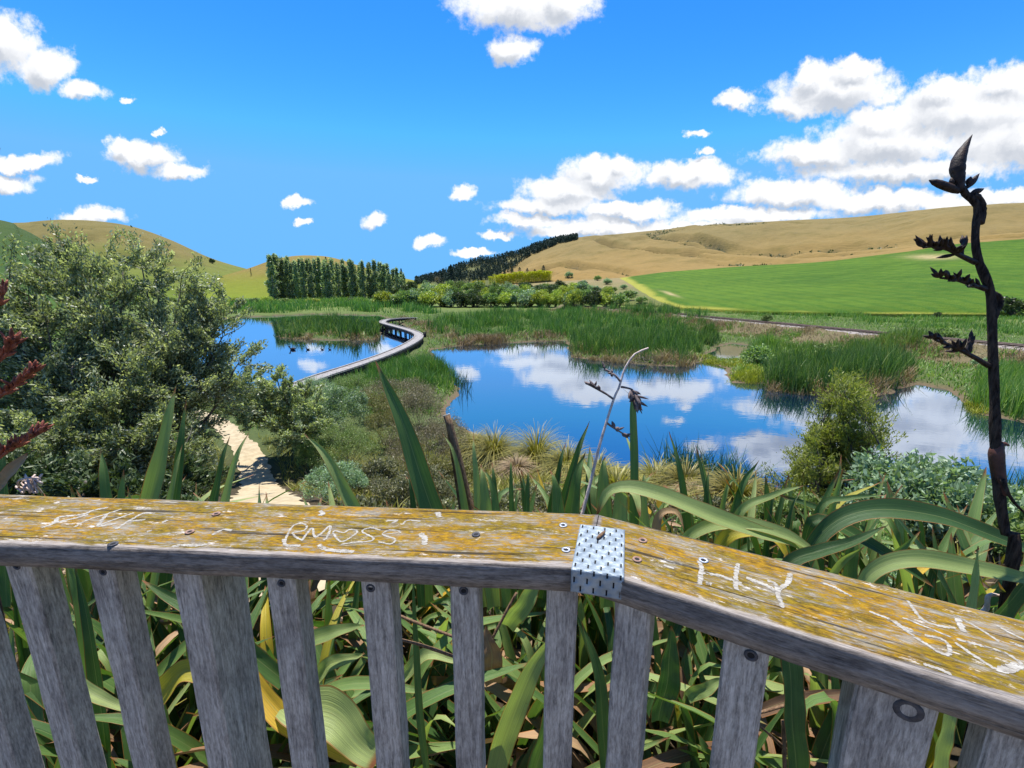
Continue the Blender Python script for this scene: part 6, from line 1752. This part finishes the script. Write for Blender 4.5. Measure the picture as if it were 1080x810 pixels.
# ------------------------------------------------------------------ the railing
RT = EYE[2] - 0.48           # top of the hand rail
def railing():
    bf = W(632, 541.5, RT)[:2]; bn = W(619, 600, RT)[:2]        # mitre line, far and near end
    dl = norm(norm(W(0, 521, RT)[:2] - bf) + norm(W(0, 571, RT)[:2] - bn)); dr = norm(norm(W(1080, 660, RT)[:2] - bf) + norm(W(1080, 737, RT)[:2] - bn))
    nl_ = np.array([-dl[1], dl[0]]); WD = abs((bf - bn) @ nl_); TH = 0.047
    
    t = thing('railing', 'weathered timber railing with lichen covered hand rail', 'railing', (bn[0], bn[1], RT - 1.0))
    rs = np.random.RandomState(91)
    def handrail(d, length):
        """hand rail piece running from the mitre along d; local x along, y across (away from viewer), z up"""
        nrm = np.array([-d[1], d[0]])
        if nrm[1] < 0: nrm = -nrm
        mid0 = (bf + bn) / 2
        # cross-section, starting near-bottom, camera side is -y
        r = 0.009
        cs = [(-WD / 2, -TH), (-WD / 2, -TH * 0.5), (-WD / 2, -0.0115), (-WD / 2, -0.008), (-WD / 2 + 0.0012, -0.0035), (-WD / 2 + 0.0038, -0.0010), (-WD / 2 + 0.008, 0.0)]
        cs += [(-WD / 2 + 0.008 + (WD - 0.017) * k / 10, 0.0) for k in range(1, 11)]
        cs += [(WD / 2 - 0.004, -0.0015), (WD / 2, -0.006), (WD / 2, -TH), (0, -TH)]
        cs = np.array(cs)
        n = 130
        s = np.linspace(0, 1, n)
        V = []
        for q in s:
            for (y, z) in cs:
                # mitre start
                tt = (y + WD / 2) / WD
                m_ = bn * (1 - tt) + bf * tt
                st = (m_ - mid0) @ d + 0.0008
                x = st + (length - st) * q
                dz = fbm(np.array([x * 1.5]), np.array([7.0 + d[0]]), 2)[0] * 0.003
                dy = fbm(np.array([x * 9.0 + 3]), np.array([z * 30.0 + d[0] * 5]), 3)[0] * (0.004 if y < -WD / 2 + 0.02 or y > WD / 2 - 0.01 else 0)
                V.append([x, y + dy, z + dz])
        V = np.array(V); k = len(cs)
        i = np.arange(n - 1)[:, None] * k; j = np.arange(k)[None, :]; j2 = (j + 1) % k
        F = np.stack([i + j, i + k + j, i + k + j2, i + j2], -1).reshape(-1, 4).tolist()
        F.append(list(range(k))); F.append([(n - 1) * k + q for q in range(k - 1, -1, -1)])
        # local frame: x along d (mirrored for the left piece keeps y away from the viewer)
        ex = np.array([d[0], d[1], 0]); ey = np.array([nrm[0], nrm[1], 0])
        flip = np.cross(ex, ey)[2] < 0
        if flip: V[:, 0] *= -1; ex = -ex; F = [f[::-1] for f in F]
        o = bpy.data.objects.new('hand_rail', mesh_of('hand_rail', V, F, M['rail'], True)); link(o)
        for p in o.data.polygons: p.use_smooth = len(p.vertices) == 4
        o.parent = t
        loc = np.array([mid0[0], mid0[1], RT]) - np.array(t['_loc'])
        o.location = loc
        o.rotation_euler = (0, 0, math.atan2(ex[1], ex[0]))
        o['_loc'] = [float(x) for x in t['_loc']]
        return o
    hl = handrail(dl, 2.6)
    hr = handrail(dr, 2.2)
    hl['label'] = 'straight left hand rail under yellow lichen'; hr['label'] = 'angled right hand rail under yellow lichen'
    # balusters
    def post(px, py, d, wid, dep, off, lab=None, name='baluster'):
        """upright whose front face is centred on the photo pixel; set back from the rail's near face by off"""
        nrm = np.array([-d[1], d[0]]); nrm = nrm if nrm[1] > 0 else -nrm
        ray = pdir(px, py)
        s = ((bn + nrm * off) @ nrm) / (ray[:2] @ nrm)
        c = EYE + ray * s
        e = np.array([d[0], d[1], 0]) * (1 if d[0] > 0 else -1); nn = np.array([nrm[0], nrm[1], 0])
        top = RT - TH + 0.004; zb = RT - 1.72
        hgt = top - zb
        # local X along the grain (vertical)
        n = 26; cs = []
        b = 0.004
        hw, hd = wid / 2, dep / 2
        cs = np.array([(-hw + b, -hd), (hw - b, -hd), (hw, -hd + b), (hw, hd - b), (hw - b, hd), (-hw + b, hd), (-hw, hd - b), (-hw, -hd + b)])
        V = []
        for q in np.linspace(0, 1, n):
            jx, jy = rs.normal(size=2) * 0.0006
            for x, y in cs: V.append([q * hgt, x + jx, y + jy])
        V = np.array(V); k = 8
        i = np.arange(n - 1)[:, None] * k; j = np.arange(k)[None, :]; j2 = (j + 1) % k
        F = np.stack([i + j, i + j2, i + k + j2, i + k + j], -1).reshape(-1, 4).tolist()
        F.append([7, 6, 5, 4, 3, 2, 1, 0]); F.append([(n - 1) * k + q for q in range(k)])
        o = bpy.data.objects.new(name, mesh_of(name, V + np.array([rs.rand() * 0.0, 0, 0]), F, M['baluster'])); link(o)
        o.parent = t
        from mathutils import Matrix
        ctr = np.array([c[0], c[1], zb]) + nn * hd
        Mw = Matrix(((0, e[0], nn[0], ctr[0] - t['_loc'][0]), (0, e[1], nn[1], ctr[1] - t['_loc'][1]), (1, 0, 0, ctr[2] - t['_loc'][2]), (0, 0, 0, 1)))
        o.matrix_local = Mw
        if lab: o['label'] = lab
        return c, e, nn
    info = []
    for px in (-70, 13, 46, 128, 0):
        pass
    for px, py, w, dp in [(-98, 700, .062, .05), (-28, 700, .062, .05), (45, 700, .062, .05), (127, 700, .062, .05), (306, 700, .064, .05), (402, 700, .064, .05), (492, 700, .062, .05), (591, 700, .064, .05)]:
        info.append(post(px, py, dl, w * 0.88, dp, 0.016))
    info.append(post(212, 700, dl, .058, .12, 0.016, 'thicker square post left of centre', 'post'))
    for px, py, w, dp in [(661, 720, .066, .05), (780, 740, .068, .05), (1075, 800, .066, .05)]:
        info.append(post(px, py, dr, w * 0.92, dp, 0.016))
    info.append(post(938, 770, dr, .088, .07, 0.016, 'broad bolted post at the right', 'post'))
    # screws: recessed heads
    def screw(pos, nvec, r, ring, lab=None):
        nvec = norm(np.asarray(nvec, float)); a = norm(np.cross(nvec, (0.3, 0.2, 0.9) if abs(nvec[2]) < .8 else (1, 0, 0))); b = np.cross(nvec, a)
        th = np.linspace(0, 2 * math.pi, 16, endpoint=False)
        V, F = [], []
        prof = [(1.0, 0.0004), (0.95, 0.0016), (0.55, 0.0012), (0.5, 0.0006)]
        for rr_, h_ in prof:
            for q in th: V.append(pos + (a * math.cos(q) + b * math.sin(q)) * r * rr_ + nvec * h_)
        for i in range(3):
            for j in range(16): F.append([i * 16 + j, i * 16 + (j + 1) % 16, i * 16 + 16 + (j + 1) % 16, i * 16 + 16 + j])
        o = obj('screw', np.array(V), np.array(F), M[ring], t, smooth=True)
        V = [pos + (a * math.cos(q) + b * math.sin(q)) * r * 0.52 + nvec * 0.0007 for q in th]
        oo = obj('screw_socket', np.array(V), [list(range(16))], M['hole_shade'], o)  # flat dark disc painted as the shade inside the socket
    for x, y, ring in [(594, 554, 'screw_ring'), (597, 580, 'screw_ring'), (678, 570, 'screw_rust'), (672, 590, 'screw_rust'), (502, 564, 'screw_dark'), (228, 542, 'screw_rust'), (200, 561, 'screw_rust'), (742, 591, 'screw_ring'), (119, 574, 'screw_dark')]:  # the dark one near mid-rail stands in for a knot
        screw(W(x, y, RT + 0.0012), (0, 0, 1), 0.0085, ring)
    for x, y, d, r in [(297, 615, dl, .008), (391, 620, dl, .009), (489, 623, dl, .009), (792, 691, dr, .010), (958, 749, dr, .017), (18, 597, dl, .008), (109, 603, dl, .008)]:
        nrm = np.array([-d[1], d[0]]); nrm = nrm if nrm[1] > 0 else -nrm
        ray = pdir(x, y); s = ((bn + nrm * 0.016) @ nrm) / (ray[:2] @ nrm)
        screw(EYE + ray * s, (-nrm[0], -nrm[1], 0), r, 'screw_dark')
    # scraped lettering
    def strokes(S_, parent, seed):
        r2 = np.random.RandomState(seed)
        mb = MB()
        for pts, w in S_:
            q = np.array([W(x, y, RT + 0.0022) for x, y in pts])
            sp = spline(q, max(24, 14 * len(pts)))
            sp[:, :2] += np.cumsum(r2.normal(size=(len(sp), 2)), 0) * 0.00012
            dd = dl if parent is hl else dr
            sp[:, 2] = RT + fbm(((sp[:, :2] - (bf + bn) / 2) @ dd) * 1.5, np.full(len(sp), 7.0 + dd[0]), 2) * 0.003 + 0.0004
            T = norm(np.gradient(sp[:, :2], axis=0)); N = np.stack([-T[:, 1], T[:, 0]], -1)
            n = len(sp)
            ww = w * 0.00115 * (0.65 + 0.75 * r2.rand(n, 2)); ww[0] *= .5; ww[-1] *= .4
            sp[:, 2] += r2.rand() * 0.0002
            V = np.stack([np.c_[sp[:, :2] - N * ww[:, :1], sp[:, 2]], np.c_[sp[:, :2] + N * ww[:, 1:], sp[:, 2] + 0.0001]], 1).reshape(-1, 3)
            i = np.arange(n - 1)[:, None] * 2
            mb.add(V, i + np.array([[0, 1, 3, 2]]))
        V, F = mb.v(), mb.f()
        a = parent.rotation_euler[2]; o0 = np.array(t['_loc']) + np.array(parent.location)
        q = V - o0
        V = np.stack([q[:, 0] * math.cos(a) + q[:, 1] * math.sin(a), -q[:, 0] * math.sin(a) + q[:, 1] * math.cos(a), q[:, 2]], -1)
        o = link(bpy.data.objects.new('carved_lettering', mesh_of('carved_lettering', V, F, M['carve'])))
        o.parent = parent
        return o
    def z(o, sc): return lambda L: [(o[0] + a / sc, o[1] + b / sc) for a, b in L]
    a = z((30, 515), 4.91)
    strokes([(a([(65, 198), (130, 172), (165, 140), (270, 130), (340, 106), (410, 93)]), 3.2), (a([(130, 172), (230, 150), (310, 128)]), 3.0), (a([(235, 195), (300, 160), (400, 128), (480, 102)]), 2.2),
             (a([(405, 128), (365, 185), (455, 176)]), 3.0), (a([(365, 185), (460, 150), (545, 122)]), 2.2), (a([(450, 206), (520, 165), (590, 127), (650, 127)]), 2.6), (a([(520, 166), (605, 157)]), 2.2), (a([(690, 172), (720, 160)]), 3.0), (a([(610, 218), (635, 214)]), 2.2),
             (a([(950, 236), (975, 222), (1010, 208), (1050, 214)]), 2.6), (a([(740, 296), (800, 288), (860, 290), (925, 284)]), 3.0)], hl, 1)['label'] = 'pale scratched letters FNF on the left hand rail'
    a = z((280, 530), 5.4)
    strokes([(a([(105, 238), (130, 172), (165, 125), (212, 114), (238, 128), (222, 152), (150, 166)]), 1.7), (a([(150, 166), (178, 195), (215, 212)]), 1.7), (a([(205, 212), (266, 138), (290, 188), (372, 124), (352, 190), (330, 206)]), 2.0),
             (a([(400, 152), (386, 168), (430, 216), (512, 170), (520, 150), (482, 145), (446, 162), (400, 152)]), 1.6), (a([(655, 152), (590, 140), (548, 160), (606, 194), (592, 214), (500, 222), (425, 232)]), 1.7),
             (a([(772, 170), (758, 156), (700, 152), (672, 176), (740, 200), (712, 228), (640, 216)]), 1.7), (a([(672, 176), (760, 166)]), 1.3), (a([(880, 170), (905, 200), (900, 240)]), 4.5), (a([(780, 120), (810, 96), (885, 102)]), 1.6), (a([(690, 98), (750, 96), (720, 112)]), 2.0),
             (a([(310, 40), (330, 60), (300, 62)]), 3.5), (a([(980, 50), (990, 80)]), 5), (a([(300, 235), (350, 262), (420, 270), (500, 276)]), 4), (a([(100, 200), (120, 236), (200, 238)]), 2.5)], hl, 2)['label'] = 'pale scratched letters RM, a heart and SS on the hand rail'
    a = z((700, 560), 5.4)
    strokes([(a([(200, 165), (215, 210), (205, 300)]), 3.2), (a([(215, 232), (320, 250), (440, 292)]), 3.0), (a([(425, 182), (410, 250), (412, 330)]), 3.0), (a([(470, 264), (560, 296), (655, 346)]), 3.4), (a([(722, 238), (700, 300), (652, 346), (684, 440)]), 3.0), (a([(240, 290), (270, 298)]), 3.2), (a([(590, 280), (640, 300), (650, 340)]), 2.5), (a([(0, 190), (55, 205)]), 2.5), (a([(890, 290), (960, 312), (1070, 370)]), 2.2)], hr, 3)['label'] = 'pale scratched letters H and Y on the right hand rail'
    a = z((900, 600), 5.4)
    strokes([(a([(312, 180), (375, 268), (450, 312), (580, 338)]), 1.9), (a([(590, 262), (604, 310), (622, 352)]), 3.0), (a([(590, 266), (730, 345), (828, 412)]), 1.6), (a([(815, 320), (900, 366), (972, 402)]), 1.6), (a([(890, 415), (972, 446)]), 2.0),
             (a([(90, 240), (220, 292), (320, 368), (480, 470), (540, 486), (532, 430), (480, 392), (400, 374)]), 2.0), (a([(580, 416), (700, 500), (845, 582), (955, 552), (880, 484), (760, 446), (590, 400)]), 2.0), (a([(830, 575), (880, 560), (950, 548)]), 3.0), (a([(400, 540), (480, 565), (560, 600)]), 2.0), (a([(230, 295), (280, 330), (340, 352)]), 3.0), (a([(280, 275), (420, 330), (560, 385)]), 1.4)], hr, 4)['label'] = 'pale scratched scrawl of letters on the right hand rail'
    # nail plate folded over the joint
    def plate():
        c0 = W(612, 553, RT + 0.004); c1 = W(659, 559, RT + 0.004); f0 = W(604, 598.5, RT + 0.004)
        ex = norm(np.array([c1[0] - c0[0], c1[1] - c0[1], 0])); wid = np.linalg.norm((c1 - c0)[:2]) 
        ey = np.array([ex[1], -ex[0], 0])
        lt = (f0 - c0)[:2] @ ey[:2]; lt = lt + 0.006; print('plate', lt, wid)
        drop = 0.043
        us, vs = [], []
        ncol = 8; nrow = 6
        # grid lines
        ucut = [0.0]
        for c in range(ncol):
            m_ = (c + 0.5) / ncol
            ucut += [m_ - 0.016, m_ + 0.016]
        ucut.append(1.0)
        vtot = lt + drop
        vcut = [0.0]
        for r in range(nrow * 2):
            m_ = (r + 0.5) / (nrow * 2)
            vcut += [(m_ - 0.029) * vtot, (m_ + 0.029) * vtot]
        vcut.append(vtot)
        vc = sorted(set(vcut + [lt - 0.006, lt - 0.003, lt, lt + 0.003]))
        def pt(u, v, off=0.0):
            if v <= lt: p = c0 + ex * u * wid + ey * v; n_ = np.array([0, 0, 1.0])
            else: p = c0 + ex * u * wid + ey * lt + np.array([0, 0, -1.0]) * (v - lt); n_ = ey
            return p + n_ * off
        V = [pt(u, v) for v in vc for u in ucut]
        nu = len(ucut); F = []
        for a_ in range(len(vc) - 1):
            vm = (vc[a_] + vc[a_ + 1]) / 2 / vtot * nrow * 2 
            row = int(vm); inrow = abs(vm - row - 0.5) < 0.029 * nrow * 2 + 1e-6
            for b_ in range(nu - 1):
                um = (ucut[b_] + ucut[b_ + 1]) / 2
                col = int(um * ncol); incol = abs(um - (col + 0.5) / ncol) < 0.0162
                if inrow and incol and (row + col) % 2 == 0: continue
                F.append([a_ * nu + b_, a_ * nu + b_ + 1, (a_ + 1) * nu + b_ + 1, (a_ + 1) * nu + b_])
        F = np.array(F)[:, ::-1]
        o = obj('nail_plate', np.array(V), F, M['galv'], t)
        sm = o.modifiers.new('solid', 'SOLIDIFY'); sm.thickness = 0.0012; sm.offset = 0
        o['label'] = 'slotted galvanised steel plate folded over the rail joint'
        V = [pt(u, v, -0.0013) for v in (0.001, lt - 0.004, lt + 0.003, vtot - 0.001) for u in (0.01, 0.99)]
        obj('slot_shade', np.array(V), np.array([[0, 1, 3, 2], [2, 3, 5, 4], [4, 5, 7, 6]])[:, ::-1], M['hole_shade'], o)  # dark sheet added under the plate as the shade in its slots
    plate()
railing()
p0 = W(630, 568, RT + 0.0075); p1 = W(638, 560.5, RT + 0.0085)
V, F = spindle(p0, p1, 0.0035, 7, [0.7, 0.9, 1.0, 0.95, 1.0, 0.85, 0.5])
tag(obj('twig', V, F, M['stub'], loc=p0, smooth=True), 'short brown twig lying on the slotted metal plate', 'twig')

for o in bpy.data.objects:
    if '_loc' in o: del o['_loc']
